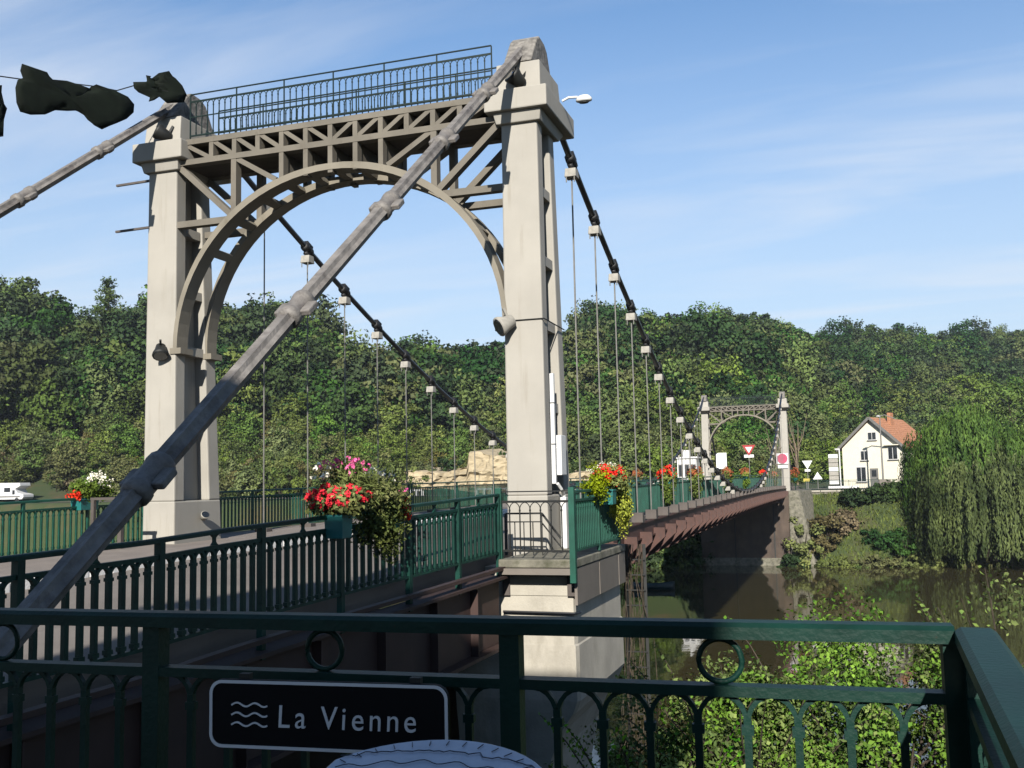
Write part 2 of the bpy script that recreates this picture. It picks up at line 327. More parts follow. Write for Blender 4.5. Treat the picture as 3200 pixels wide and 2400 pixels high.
ys = np.concatenate([np.arange(-60, -6, 6), np.arange(-6, 26, 1.), np.arange(26, 94, 8), np.arange(94, 112, 1.), np.arange(112, 330, 5), np.arange(330, 900, 30)])
xs = np.concatenate([np.arange(-700, -200, 25), np.arange(-200, -40, 5), np.arange(-40, 60, 2.), np.arange(60, 200, 5), np.arange(200, 601, 25)])
GX, GY = np.meshgrid(xs, ys); GZ = gz(GX, GY)
gn = np.random.default_rng(3); GZ = GZ+gn.normal(size=GZ.shape)*np.where(GY > 118, .35, .02)
nx_, ny_ = len(xs), len(ys)
ii = np.arange(nx_*ny_).reshape(ny_, nx_)
ff = np.stack([ii[:-1, :-1], ii[:-1, 1:], ii[1:, 1:], ii[1:, :-1]], -1).reshape(-1, 4)
tag(link(bpy.data.objects.new('ground', arr_mesh('ground', np.stack([GX, GY, GZ], -1).reshape(-1, 3), ff, 'soil', True))), kind='structure')
w = MB(); w.add([(-700, 3, WATER), (600, 3, WATER), (600, 112, WATER), (-700, 112, WATER)], [(0, 1, 2, 3)])
tag(w.build('river', 'water'), kind='structure')

# ------------------------------------------------------------------ road, deck
AP = [(-40, -.42), (3, -.36), (6, -.29), (7.5, -.26), (8.7, -.21), (10.5, -.16), (12.3, -.09), (15.5, 0), (17, 0)]
def zr(y):
    if y <= 17: return float(np.interp(y, *zip(*AP)))
    if y < Y1: return .22*(1-((y-(Y0+Y1)/2)/((Y1-Y0)/2))**2)
    return float(np.interp(y, [Y1, 125, 160], [0, -.1, -.2]))
RAILX = [(-2, -6.5), (3, -6.25), (6, -6.02), (7.5, -5.92), (8.7, -5.86), (10.5, -5.75), (12.3, -5.52), (15.4, -5.32)]
def railx(y): return float(np.interp(y, *zip(*RAILX)))
def strip(name, ys_, xa, xb, top, thick, m, parent=None, kind=None):
    vs, fs = [], []
    for y in ys_:
        a, b, z = xa(y), xb(y), top(y); vs += [(a, y, z), (b, y, z), (b, y, z-thick), (a, y, z-thick)]
    for i in range(len(ys_)-1):
        for k in range(4): fs.append((i*4+k, i*4+(k+1) % 4, i*4+4+(k+1) % 4, i*4+4+k))
    n = len(ys_)*4; fs += [(3, 2, 1, 0), (n-4, n-3, n-2, n-1)]
    o = MB().add(vs, fs).build(name, m, parent)
    if kind: o['kind'] = kind
    return o
yA = [-40, -10, 3, 4.5, 6, 7.5, 8.7, 10.5, 12.3, 14, 15.5, 17.2]
strip('road', yA+list(np.arange(20, 104, 3.5))+[104, 112, 120, 128], lambda y: -14.0, lambda y: railx(y)-.32 if y < 15.5 else (-5.62 if y < 105 else -4.9), lambda y: zr(y)-.004, .28, 'road', kind='structure')
# far-bank crossroad
o = MB().add([(-150, 110, -.29), (60, 107.5, -.29), (60, 113.5, -.29), (-150, 116.5, -.29)], [(0, 1, 2, 3)]).build('crossroad', 'road'); o['kind'] = 'structure'
pv = strip('pavement', [-10, 3, 6, 8.7, 10.5, 12.3, 15.5, 17.2]+list(np.arange(20, 104, 3.5))+[104], lambda y: -13.98, lambda y: -10.96, lambda y: zr(y)+.11, .13, 'walk', kind='structure')
kb = MB(); kb.box((0, 0, 0), (.15, .485, .19)); kbm = kb.mesh('kerb_block', 'kerb', bevel=.012)
y = 6.2
while y < 34:
    put('kerb_block', kbm, (-10.88+rnd.uniform(-.008, .008)+.08*max(0, (11-y))*-.3, y, zr(y)+.045), pv, rnd.uniform(-.012, .012)); y += .5
strip('kerb_line', list(np.arange(34, 104, 3.5)), lambda y: -10.95, lambda y: -10.8, lambda y: zr(y)+.14, .19, 'kerb', pv)
# steel under the spans
dk = empty('bridge_deck', (XC, Y0, 0), 'long red-brown steel deck carried by hangers over the river', 'bridge deck')
def girder(name, x, ys_, ztop, h, m, parent, tf=.22, off=(0, 0, 0)):
    vs = [(x-off[0], y-off[1], ztop(y)) for y in ys_]; mb = MB()
    for (a, b) in zip(vs[:-1], vs[1:]):
        mb.hexa([(a[0]-.012, a[1], a[2]-h), (a[0]+.012, a[1], a[2]-h), (b[0]+.012, b[1], b[2]-h), (b[0]-.012, b[1], b[2]-h)],
                [(a[0]-.012, a[1], a[2]), (a[0]+.012, a[1], a[2]), (b[0]+.012, b[1], b[2]), (b[0]-.012, b[1], b[2])])
        for zz in (-.02, -h-.012):
            mb.hexa([(a[0]-tf/2, a[1], a[2]+zz-.03), (a[0]+tf/2, a[1], a[2]+zz-.03), (b[0]+tf/2, b[1], b[2]+zz-.03), (b[0]-tf/2, b[1], b[2]+zz-.03)],
                    [(a[0]-tf/2, a[1], a[2]+zz+.01), (a[0]+tf/2, a[1], a[2]+zz+.01), (b[0]+tf/2, b[1], b[2]+zz+.01), (b[0]-tf/2, b[1], b[2]+zz+.01)])
    return mb.build(name, m, parent)
yspan = list(np.arange(19.6, 103, 4.15))
for x in (-5.95, -8.1, -10.3, -12.5): girder('stringer', x, yspan, lambda y: zr(y)-.30, .62, 'rust', dk, off=(XC, Y0, 0))
girder('edge_beam', -5.30, yspan[1:], lambda y: zr(y)-.06, .42, 'rust', dk, tf=.14, off=(XC, Y0, 0))
girder('edge_beam', -13.15, yspan[1:], lambda y: zr(y)-.06, .42, 'rust', dk, tf=.14, off=(XC, Y0, 0))
HY = [20.9+2.075*k for k in range(40)]; HY = [y for y in HY if y < 101.5]
# cantilever cross-beams, swept down towards the middle
prof = [(4.25, -.02), (4.25, -.26)]+[(4.2-1.3*t, -.28-.85*math.sin(t*math.pi/2)) for t in np.linspace(0, 1, 8)[1:]]
prof = prof+[(-a, b) for a, b in reversed(prof)]
cb_ = MB().prism(prof, 1, -.05, .05); cbm = cb_.mesh('cross_beam', 'rust')
fbm = []
for s_ in (1, -1):
    fb = MB(); pts = [(s_*4.25, 0, -.27)]+[(s_*(4.2-1.3*t), 0, -.29-.85*math.sin(t*math.pi/2)) for t in np.linspace(0, 1, 8)[1:]]
    fb.sweep(pts, [(-.1, -.012), (.1, -.012), (.1, .012), (-.1, .012)])
    fbm.append(fb.mesh('bottom_flange', 'rust'))
for y in HY:
    c = put('cross_beam', cbm, (0, y-Y0, zr(y)-.30), dk)
    for f_ in fbm: put('bottom_flange', f_, (0, 0, 0), c)
# footway brackets under the near approach
ad = empty('approach_deck', (-6, 10, -.4), 'approach span with dark brown girder under the near footway railing', 'bridge deck')
yap = [2.5, 4, 6, 7.5, 8.7, 10.5, 12.3, 14, 15.3]
mb = MB()
for a, b in zip(yap[:-1], yap[1:]):
    xa, xb = railx(a)+.0, railx(b)+.0; za, zb = zr(a)-.28, zr(b)-.28
    mb.hexa([(xa-.03, a, za-1.05), (xa+.03, a, za-1.05), (xb+.03, b, zb-1.05), (xb-.03, b, zb-1.05)], [(xa-.03, a, za), (xa+.03, a, za), (xb+.03, b, zb), (xb-.03, b, zb)])
o = mb.build('girder', 'girder', ad); o.location = (6, -10, .4)
for nm, dz, wd, th, mm in (('top_flange', -.30, .34, .04, 'girder'), ('bottom_flange', -1.36, .36, .05, 'girder'), ('edge_plate', -.16, .10, .05, 'girder')):
    mb = MB(); mb.sweep([(railx(y)+(.12 if nm == 'edge_plate' else .02), y, zr(y)+dz) for y in yap], [(-wd/2, -th/2), (wd/2, -th/2), (wd/2, th/2), (-wd/2, th/2)])
    o = mb.build(nm, mm, ad); o.location = (6, -10, .4)
for y in np.arange(3.4, 15.2, 1.35):
    o = MB().box((railx(y)+.09, y, zr(y)-.85), (.12, .02, 1.0)).build('stiffener', 'girder', ad); o.location = (6, -10, .4)
for x in (-8, -10.2, -12.8):
    girder('girder', x, [2.5, 9, 15.6], lambda y: zr(y)-.3, 1.0, 'girder', ad, off=(-6, 10, -.4)).location = (0, 0, .4)
# abutment behind the approach
ab = empty('abutment', (-9, 3, -5), 'shaded stone abutment wall below the approach span', 'wall')
o = MB().bx(-5.4, 5.4, -1.8, .2, -4, 4.3).build('wall_face', 'moss', ab, bevel=.03)

# ------------------------------------------------------------------ towers
def tower(loc, rz, label, near):
    T = empty('bridge_tower', loc, label, 'bridge tower', 'bridge towers', rz)
    rear = lambda z: .83-.5*z/7.8
    for s_ in (-1, 1):
        leg = MB(); xc = s_*3.89
        # front flange, rear flange, web, solid foot
        def fl(y0a, y1a, y0b, y1b, z0, z1, h0, h1):
            leg.hexa([(xc-h0, y0a, z0), (xc+h0, y0a, z0), (xc+h0, y1a, z0), (xc-h0, y1a, z0)], [(xc-h1, y0b, z1), (xc+h1, y0b, z1), (xc+h1, y1b, z1), (xc-h1, y1b, z1)])
        fl(-.80, -.47, -.80, -.47, .95, 7.8, .375, .345)
        fl(rear(.95)-.40, rear(.95), rear(7.8)-.32, rear(7.8), .95, 7.8, .372, .342)
        fl(-.803, rear(0)+.002, -.802, rear(.95)+.002, -.4, .955, .385, .377)
        fl(-.48, rear(.95)-.39, -.48, rear(7.8)-.31, .95, 7.8, .11, .10)
        L = leg.build('leg', 'tower', T, bevel=.03)
        for z in (2.55, 4.05, 5.25, 6.55):
            MB().bx(xc-.315, xc+.315, -.478, rear(z)-.36, z-.09, z+.09).build('rung', 'tower', L)
        mb = MB(); mb.hexa([(xc-.42, -.87, 7.76), (xc+.42, -.87, 7.76), (xc+.42, .46, 7.76), (xc-.42, .46, 7.76)], [(xc-.46, -.93, 7.96), (xc+.46, -.93, 7.96), (xc+.46, .7, 7.96), (xc-.46, .7, 7.96)])
        mb.build('moulding', 'tower', T, bevel=.015)
        c = MB(); c.bx(xc-.60, xc+.60, -1.02, .98, 7.962, 8.36); c.build('cap', 'tower', T, bevel=.025)
        b = MB(); b.hexa([(xc-.44, -.84, 8.362), (xc+.44, -.84, 8.362), (xc+.44, .62, 8.362), (xc-.44, .62, 8.362)], [(xc-.42, -.78, 8.93), (xc+.42, -.78, 8.93), (xc+.42, .5, 8.93), (xc-.42, .5, 8.93)])
        b.build('cap_block', 'tower', T, bevel=.02)
        sd_ = MB(); sd_.prism([(-.80, 8.932), (.62, 8.932), (.58, 9.05), (.30, 9.52), (.12, 9.62), (-.22, 9.64), (-.38, 9.52), (-.74, 9.04)], 0, xc-.27, xc+.27)
        sd_.build('saddle_housing', 'saddle', T, bevel=.03)
        if near:
            for k in range(3): MB().box((xc-.18+.18*k, -.05, 9.66), (.035, .035, .06)).build('bolt', 'saddle', T)
    # spandrel frames front and rear
    def fr(y0, y1, nm):
        P = []
        def m(p, q, w_, tri=0):
            b = MB(); yc = (y0+y1)/2+tri*.004
            b.beam((p[0], yc, p[1]), (q[0], yc, q[1]), (y1-y0)-abs(tri)*.01, w_, up=(0, 0, 1) if abs(p[0]-q[0]) > .02 else (1, 0, 0)); return b
        m((-3.50, 8.325), (3.50, 8.325), .115).build(nm+'_top_chord', 'truss', T)
        m((-3.50, 7.90), (3.50, 7.90), .115).build(nm+'_middle_chord', 'truss', T)
        xsv = [k*.545 for k in range(-5, 6)]
        for x in xsv: m((x, 7.958), (x, 8.268), .10, 1).build('strut', 'truss', T)
        ends = [-3.4]+xsv+[3.4]
        for a, b_ in zip(ends[:-1], ends[1:]):
            if a+b_ < 0: m((a+.05, 8.28), (b_-.04, 7.95), .085, 2).build('diagonal', 'truss', T)
            else: m((a+.04, 7.95), (b_-.05, 8.28), .085, 2).build('diagonal', 'truss', T)
        for x in (-1.09, -.545, 0, .545, 1.09): m((x, 7.30-.0*x), (x, 7.842), .10, 1).build('strut', 'truss', T)
        for s_ in (-1, 1):
            m((s_*2.19, 6.72), (s_*2.19, 7.842), .12, 1).build('strut', 'truss', T)
            m((s_*2.12, 7.84), (s_*1.22, 7.30), .10, 2).build('diagonal', 'truss', T)
            m((s_*3.47, 7.80), (s_*2.26, 6.70), .12, 2).build('diagonal', 'truss', T)
            m((s_*3.54, 6.61), (s_*2.36, 6.61), .13, 3).build('strut', 'truss', T)
        # arch rib
        A = MB(); ya, yb = y0-.001, y1+.16 if y0 < 0 else y1
        if y0 > 0: ya = y0-.14
        ring = []
        for k in range(41):
            th = math.pi*k/40; ci, si = math.cos(th), math.sin(th)
            tk = .125+.05*abs(ci)
            xi, zi = 3.50*ci, 4.04+3.32*si; xo, zo = (3.50+tk*.55)*ci, 4.04+(3.32+tk)*si
            ring.append(((xi, zi), (xo, zo), (-.801, -.44) if y0 < 0 else (rear(zi)-.34, rear(zi))))
        vs, fs = [], []
        for (xi, zi), (xo, zo), (ya, yb) in ring: vs += [(xi, ya, zi), (xi, yb, zi), (xo, yb, zo), (xo, ya, zo)]
        for k in range(40):
            for j in range(4): fs.append((k*4+j, k*4+(j+1) % 4, k*4+4+(j+1) % 4, k*4+4+j))
        fs += [(3, 2, 1, 0), (160, 161, 162, 163)]
        A.add(vs, fs).build(nm+'_arch', 'rib', T)
        for s_ in (-1, 1): MB().bx(s_*3.50-.14, s_*3.50+.12, ring[0][2][0]-.03, ring[0][2][1]+.03, 3.93, 4.05).build('springer', 'rib', T)
    fr(-.80, -.60, 'front'); fr(.14, .34, 'rear')
    # walkway slab on top, cross webs, battens between the ribs
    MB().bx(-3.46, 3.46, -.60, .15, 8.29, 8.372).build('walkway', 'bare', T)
    for x in [k*.545 for k in range(-5, 6)]: MB().bx(x-.035, x+.035, -.602, .142, 7.955, 8.288).build('cross_web', 'truss', T)
    for x in (-1.09, -.545, 0, .545, 1.09): MB().bx(x-.03, x+.03, -.602, .142, 7.46, 7.845).build('cross_web', 'truss', T)
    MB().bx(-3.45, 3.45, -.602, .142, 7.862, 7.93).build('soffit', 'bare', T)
    MB().bx(-3.45, 3.45, .10, .135, 7.955, 8.27).build('back_panel', 'bare', T)  # dark panel closing the cells, coloured for the shade inside them
    for dg in (-54, -40, -28, -18, -9, 0, 9, 18, 28, 40, 54):
        th = R(90+dg); c_, s2 = math.cos(th), math.sin(th); zz = 4.04+3.385*s2
        b = MB(); b.beam((3.54*c_, -.46, zz), (3.54*c_, rear(zz)-.32, zz), .17, .09, up=(c_, 0, s2)); b.build('batten', 'rib', T)
    return T
tw = tower((XC, Y0, 0), 0, 'beige bridge tower with arch and lattice beam, its foot beside the river name sign', True)
tw2 = tower((XC, Y1, 0), math.pi, 'distant beige bridge tower at the end of the deck near the cream house', False)
MB().tube([(3.55, -.812, 4.02), (3.62, -.812, 4.10), (4.27, -.812, 4.10), (4.285, -.80, 4.10), (4.285, .57, 4.08)], .012, 5).build('lamp_wire', 'iron', tw)
for z in (7.77, 6.75):
    MB().beam((-5.42, -.35, z), (-4.26, -.35, z+.02), .045, .045).build('rod', 'brown', tw)

# ------------------------------------------------------------------ railings
def lamp_head(name, loc, label, d, m='iron', sc=1):
    e = empty(name, loc, label, 'floodlight', None); e.rotation_euler = Vector(d).to_track_quat('Z', 'Y').to_euler(); e.scale = (sc, sc, sc)
    MB().lathe([(.02, -.12), (.07, -.10), (.09, 0), (.115, .06), (.115, .09)], 12).build('lamp_shade', m, e, True)
    MB().lathe([(.10, .091), (.09, .098)], 12).build('lens', 'glass', e)
    MB().box((0, .1, -.06), (.03, .14, .03)).build('bracket', m, e)
    return e
def baluster_mesh(h, s, wd, m, fork=True, foot=True):
    b = MB(); r = s/2; zt = h-(r if fork else 0)
    b.bx(-wd/2, wd/2, -wd/2, wd/2, 0, zt+.01)
    if fork:
        w2 = wd*.62
        for sg in (-1, 1):
            pts = [(sg*(r-r*math.cos(t)), 0, zt-.02+(r+.02)*math.sin(t)) for t in np.linspace(.0, math.pi/2, 6)]
            b.sweep(pts, [(-wd*.45, -w2/2), (wd*.45, -w2/2), (wd*.45, w2/2), (-wd*.45, w2/2)])
        b.bx(-wd*.8, wd*.8, -wd*.55, wd*.55, zt-.05, zt-.02)
    if foot: b.bx(-wd*.8, wd*.8, -wd*.6, wd*.6, .03, .07)
    return b.mesh('baluster', m)
BM = {}
def railing(name, pts, label, m, hh=1.03, gap=.16, sp=.165, wd=.036, post=1.6, postw=.055, hand=(.07, .045), low=.10, fork=True, parts=True, group=None, rings=False, pm=None, cat='railing', ends=True, postdrop=0., mid=None, midpost=False):
    P = [Vector(p) for p in pts]; e = empty(name, P[0], label, cat, group); o0 = P[0]
    P = [p-o0 for p in P]
    def prof(w_, h_):
        return [(-w_/2, -h_/2), (w_/2, -h_/2), (w_/2, h_/2*.5), (w_*.35, h_/2), (-w_*.35, h_/2), (-w_/2, h_/2*.5)]
    up = lambda z: [p+Vector((0, 0, z)) for p in P]
    MB().sweep(up(hh-hand[1]/2), prof(*hand)).build('handrail', m, e)
    rw = hand[0]*.62
    MB().sweep(up(hh-gap-.02), [(-rw/2, -.018), (rw/2, -.018), (rw/2, .018), (-rw/2, .018)]).build('rail', m, e)
    MB().sweep(up(low), [(-rw/2, -.016), (rw/2, -.016), (rw/2, .016), (-rw/2, .016)]).build('rail', m, e)
    if mid: MB().sweep(up(mid), [(-.01, -.01), (.01, -.01), (.01, .01), (-.01, .01)]).build('rail', m, e)
    seg = [(b-a).length for a, b in zip(P[:-1], P[1:])]; tot = sum(seg)
    def at(s):
        for a, b, l in zip(P[:-1], P[1:], seg):
            if s <= l+1e-6: return a+(b-a)*(s/l), math.atan2((b-a).y, (b-a).x)
            s -= l
        return P[-1], math.atan2((P[-1]-P[-2]).y, (P[-1]-P[-2]).x)
    npst = max(1, round(tot/post)); ps = [tot*i/npst for i in range(npst+1)]
    pmesh = MB().bx(-postw/2, postw/2, -postw/2, postw/2, -postdrop, hh-hand[1]).mesh('post', pm or m)
    for i, s in enumerate(ps):
        if not ends and i in (0, npst): continue
        p, a = at(s); put('post', pmesh, p, e, a)
    key = (round(hh, 3), sp, wd, m, fork, low, gap)
    jb = MB()
    for s0, s1 in zip(ps[:-1], ps[1:]):
        n = max(1, round((s1-s0)/sp)); st = (s1-s0)/n
        k2 = key+(round(st, 3),)
        if k2 not in BM: BM[k2] = baluster_mesh(hh-gap-.035-low, st, wd, m, fork)
        for k in range(1, n):
            p, a = at(s0+k*st)
            if parts: put('baluster', BM[k2], p+Vector((0, 0, low)), e, a)
            else: jb.box((p.x, p.y, p.z+low+(hh-gap-low)/2), (wd, wd, hh-gap-low), a)
        if rings or midpost:
            p, a = at((s0+s1)/2); mb = MB()
            if rings:
                rr = (gap-hand[1])/2-.006
                mb.tube([(rr*math.cos(t), 0, rr*math.sin(t)) for t in np.linspace(0, 2*math.pi, 25)[:-1]], .011, 6, close=True)
                nm = 'ring'
            else:
                hgt = gap-hand[1]; nm = 'spacer'
                mb.prism([(-.05, -hgt/2), (.05, -hgt/2), (.018, -hgt*.2), (.018, hgt*.2), (.06, hgt/2), (-.06, hgt/2), (-.018, hgt*.2), (-.018, -hgt*.2)], 1, -.012, .012)
            q = put(nm, mb.mesh(nm, m, rings), p+Vector((0, 0, hh-hand[1]/2-gap/2-.0)), e, a)
    if not parts and jb.v:
        o = jb.build('baluster_run', m, e); o['kind'] = 'stuff'
    return e
# 1. approach railing from the terrace corner to the tower balcony
apts = [(railx(y)+.02, y, zr(y)-.03) for y in (4.6, 6, 7.5, 8.7, 10.5, 12.3, 14, 15.35)]
railing('approach_railing', apts, 'dark green footway railing with forked bars along the approach road, planter hung on it', 'mgreen', hh=1.05, gap=.15, sp=.16, wd=.044, post=1.5, postw=.07, hand=(.075, .045), postdrop=.35, midpost=True)
# 2. balcony in front of the tower leg
bz = .0
B0, B1, B2 = (-5.30, 15.42, bz), (-4.03, 15.22, bz), (-4.03, 18.9, bz)
railing('balcony_railing', [B0, B1], 'thin black railing across the small balcony at the tower foot', 'iron', hh=1.05, gap=.15, sp=.18, wd=.016, post=5, postw=.02, hand=(.03, .02), ends=False)
for x, y in ((-5.30, 15.40), (-4.03, 15.20)):
    p_ = MB().bx(x-.045, x+.045, y-.045, y+.045, -.38, 1.10); o = p_.build('corner_post', 'green'); tag(o, 'square green corner post of the balcony '+('joining the approach railing' if x < -5 else 'beside the taupe plates'), 'post')
railing('balcony_side_railing', [(-4.03, 15.3, bz), (-4.03, 18.6, bz), (-4.35, 20.2, .02)], 'green railing past the outer side of the tower leg above taupe plates', 'green', hh=1.05, gap=.14, sp=.12, wd=.03, post=1.6)
# 3. main span railings
railing('span_railing', [(-5.70, y, zr(y)) for y in (20.4, 30, 40, 50, 60, 70, 80, 90, 102.5)], 'green deck railing beside the river hangers carrying red flower planters', 'green', hh=1.05, gap=.14, sp=.125, wd=.035, post=4.0, parts=False)
railing('footway_railing', [(-13.85, y, zr(y)+.05) for y in (19.2, 23, 27, 31)], 'green footway railing right behind the tower leg across the road', 'green', hh=1.05, gap=.14, sp=.15, wd=.034, post=2.2)
railing('footway_railing', [(-13.85, y, zr(y)+.05) for y in (31.2, 45, 60, 75, 90, 102.5)], 'long green railing along the far footway of the span', 'green', hh=1.05, gap=.14, sp=.15, wd=.034, post=4.2, parts=False)
railing('footway_railing', [(-13.95, y, zr(y)+.03) for y in (9.5, 12, 14, 16, 17.6)], 'green railing across the road between flowers and tower leg', 'green', hh=1.05, gap=.16, sp=.15, wd=.034, post=1.6)
# 4. walkway railings over the towers
for (yc, nm, hh_) in ((Y0-.72, 'front', 1.0), (Y0+.27, 'rear', 1.0)):
    railing('tower_railing', [(XC-3.28, yc, 8.375), (XC+3.36, yc, 8.375)], 'thin green railing on top of the big tower, '+('facing the road approach' if nm == 'front' else 'on its river side'), 'bgreen', hh=hh_, gap=.15, sp=.145, wd=.017, post=1.1, postw=.022, hand=(.03, .022), mid=.50)
for (yc, nm) in ((Y1-.27, 'a'), (Y1+.72, 'b')):
    railing('tower_railing', [(XC-3.36, yc, 8.375), (XC+3.28, yc, 8.375)], 'thin green railing on top of the distant tower, '+('over the river' if nm == 'a' else 'over the far road'), 'bgreen', hh=1., gap=.15, sp=.145, wd=.017, post=1.1, postw=.022, hand=(.03, .022), parts=False)

# ------------------------------------------------------------------ balcony, pier
bal = empty('balcony', (-4.6, 16, -.2), 'weathered concrete balcony round the outer side of the tower leg', 'balcony')
o = MB().bx(-5.28, -4.0, 15.25, 19.0, -.16, -.03).build('slab', 'moss', bal, bevel=.015); o.location = (4.6, -16, .2)
o = MB().bx(-5.25, -4.05, 15.17, 15.29, -.26, -.165).build('front_beam', 'plate', bal); o.location = (4.6, -16, .2)
for a, b in ((15.35, 16.85), (16.9, 18.4), (18.45, 19.0)):
    o = MB().bx(-4.06, -4.015, a, b, -.74, -.17).build('side_plate', 'plate', bal); o.location = (4.6, -16, .2)
for y in (15.5, 17.6):
    for x in (-4.12, -5.2):
        o = MB().prism([(y, -.17), (y+.02, -.17), (y+.02, -.62), (y, -.62)], 0, x-.1, x+.02).build('bracket', 'brown', bal); o.location = (4.6, -16, .2)
pr = empty('bridge_pier', (-5.1, 18, -8), 'pale concrete pier with flared foot under the tower leg by the sign', 'pier', 'bridge piers')
mb = MB(); vs, fs = [], []          # (z, right face x, front y, rear y)
secs = [(-.17, 1.0, -2.45, 1.2), (-.62, 1.0, -2.45, 1.2), (-.63, .985, -2.43, 1.18), (-1.38, .985, -2.43, 1.18), (-1.40, 1.01, -2.46, 1.2), (-2.25, 1.02, -2.47, 1.2), (-2.45, .93, -2.44, 1.2), (-2.75, .72, -2.38, 1.15), (-3.2, .52, -2.3, 1.1), (-3.9, .38, -2.25, 1.05), (-5.2, .35, -2.3, 1.1), (-6.2, .6, -2.6, 1.3), (-9.0, .9, -2.9, 1.6)]
for z, xr, ya, yb in secs: vs += [(-1.05, ya, z+8), (xr-.03, ya, z+8), (xr, ya+.12, z+8), (xr, yb-.25, z+8), (xr-.2, yb, z+8), (-1.05, yb, z+8)]
n = 6
for i in range(len(secs)-1):
    for j in range(n): fs.append((i*n+j, i*n+(j+1) % n, (i+1)*n+(j+1) % n, (i+1)*n+j))
fs += [tuple(range(n)), tuple((len(secs)-1)*n+j for j in range(n))]
mb.add(vs, fs).build('shaft', 'pier', pr)
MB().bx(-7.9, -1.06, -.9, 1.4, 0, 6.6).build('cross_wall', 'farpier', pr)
MB().box((-7.98, -.5, 4.3), (1.24, 3.6, 7.1)).build('shaft', 'pier', pr)
o = MB().tube([(-.2, -2.49, 7.04), (.35, -2.5, 6.97), (.96, -2.49, 7.0), (1.04, -2.36, 7.0)], .035, 6).build('cable_duct', 'blackcable', pr)
o = MB().tube([(-.2, -2.49, 7.12), (.99, -2.49, 7.11), (1.03, -2.3, 7.11)], .022, 6).build('cable_duct', 'blackcable', pr)
o = MB().tube([(-.10, -2.48, 7.0), (-.10, -2.48, 5.8), (-.06, -2.42, 4.6)], .018, 6).build('cable_duct', 'blackcable', pr)
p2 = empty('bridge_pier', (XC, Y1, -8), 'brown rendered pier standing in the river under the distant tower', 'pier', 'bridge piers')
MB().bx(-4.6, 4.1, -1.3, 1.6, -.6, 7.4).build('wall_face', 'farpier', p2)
MB().bx(-4.75, 4.25, -1.45, 1.75, -.61, 1.15).build('plinth', 'moss', p2)
mb = MB(); mb.hexa([(4.1, -1.9, -.6), (6.6, -1.6, -.6), (7.4, 3, -.6), (4.1, 3, -.6)], [(4.1, -1.3, 7.7), (5.1, -1.2, 7.7), (6.2, 3, 7.7), (4.1, 3, 7.7)]); mb.build('stone_buttress', 'moss', p2, bevel=.08)
for x in (-1.2, 2.6): MB().bx(x-.06, x+.06, -1.36, -1.31, .9, 7.3).build('pipe', 'iron', p2)
# steel ladder with dead creepers behind the pier
ld = empty('access_ladder', (-4.0, 19.9, -7), 'dark steel ladder hung with dead creepers beside the pier', 'ladder')
for x in (-.25, .2): MB().beam((x, 0, 0), (x*.8, .1, 6.9), .06, .06).build('ladder_rail', 'iron', ld)
for k in range(22): MB().beam((-.24, .02, .3+k*.3), (.19, .02, .3+k*.3), .025, .025).build('ladder_rung', 'iron', ld)
g = np.random.default_rng(5); mb = MB()
for k in range(18):
    x = g.uniform(-.25, .2); z = 6.9; pts = [(x, g.uniform(-.15, .15), z)]
    for j in range(9): pts.append((pts[-1][0]+g.normal()*.06, g.uniform(-.15, .15), pts[-1][2]-g.uniform(.2, .75)))
    mb.tube(pts, .009, 4)
mb.build('dead_creeper', 'bark', ld)['kind'] = 'stuff'

ir = empty('stair_rail', (-5.2, 16.1, 0), 'small dark stair handrail with a sloping end behind the balcony bars', 'handrail')
a_, b_, c_ = [on(px, py, 1, 16.1)-np.array([-5.2, 16.1, 0]) for px, py in ((1580, 1605), (1693, 1604), (1752, 1682))]
MB().beam(a_, b_, .035, .03).build('top_bar', 'iron', ir); MB().beam(b_, c_, .035, .03).build('top_bar', 'iron', ir)
MB().beam(a_-np.array([0, 0, .14]), b_-np.array([0, 0, .14]), .02, .02).build('bar', 'iron', ir); MB().beam(b_-np.array([0, 0, .16]), c_-np.array([0, 0, .14]), .02, .02).build('bar', 'iron', ir)
for k in range(5):
    q = a_+(b_-a_)*k/4; MB().beam((q[0], q[1], -.03), (q[0], q[1], q[2]-(.14 if 0 < k < 4 else 0)), .05 if k == 0 else .014, .014).build('bar', 'iron', ir)
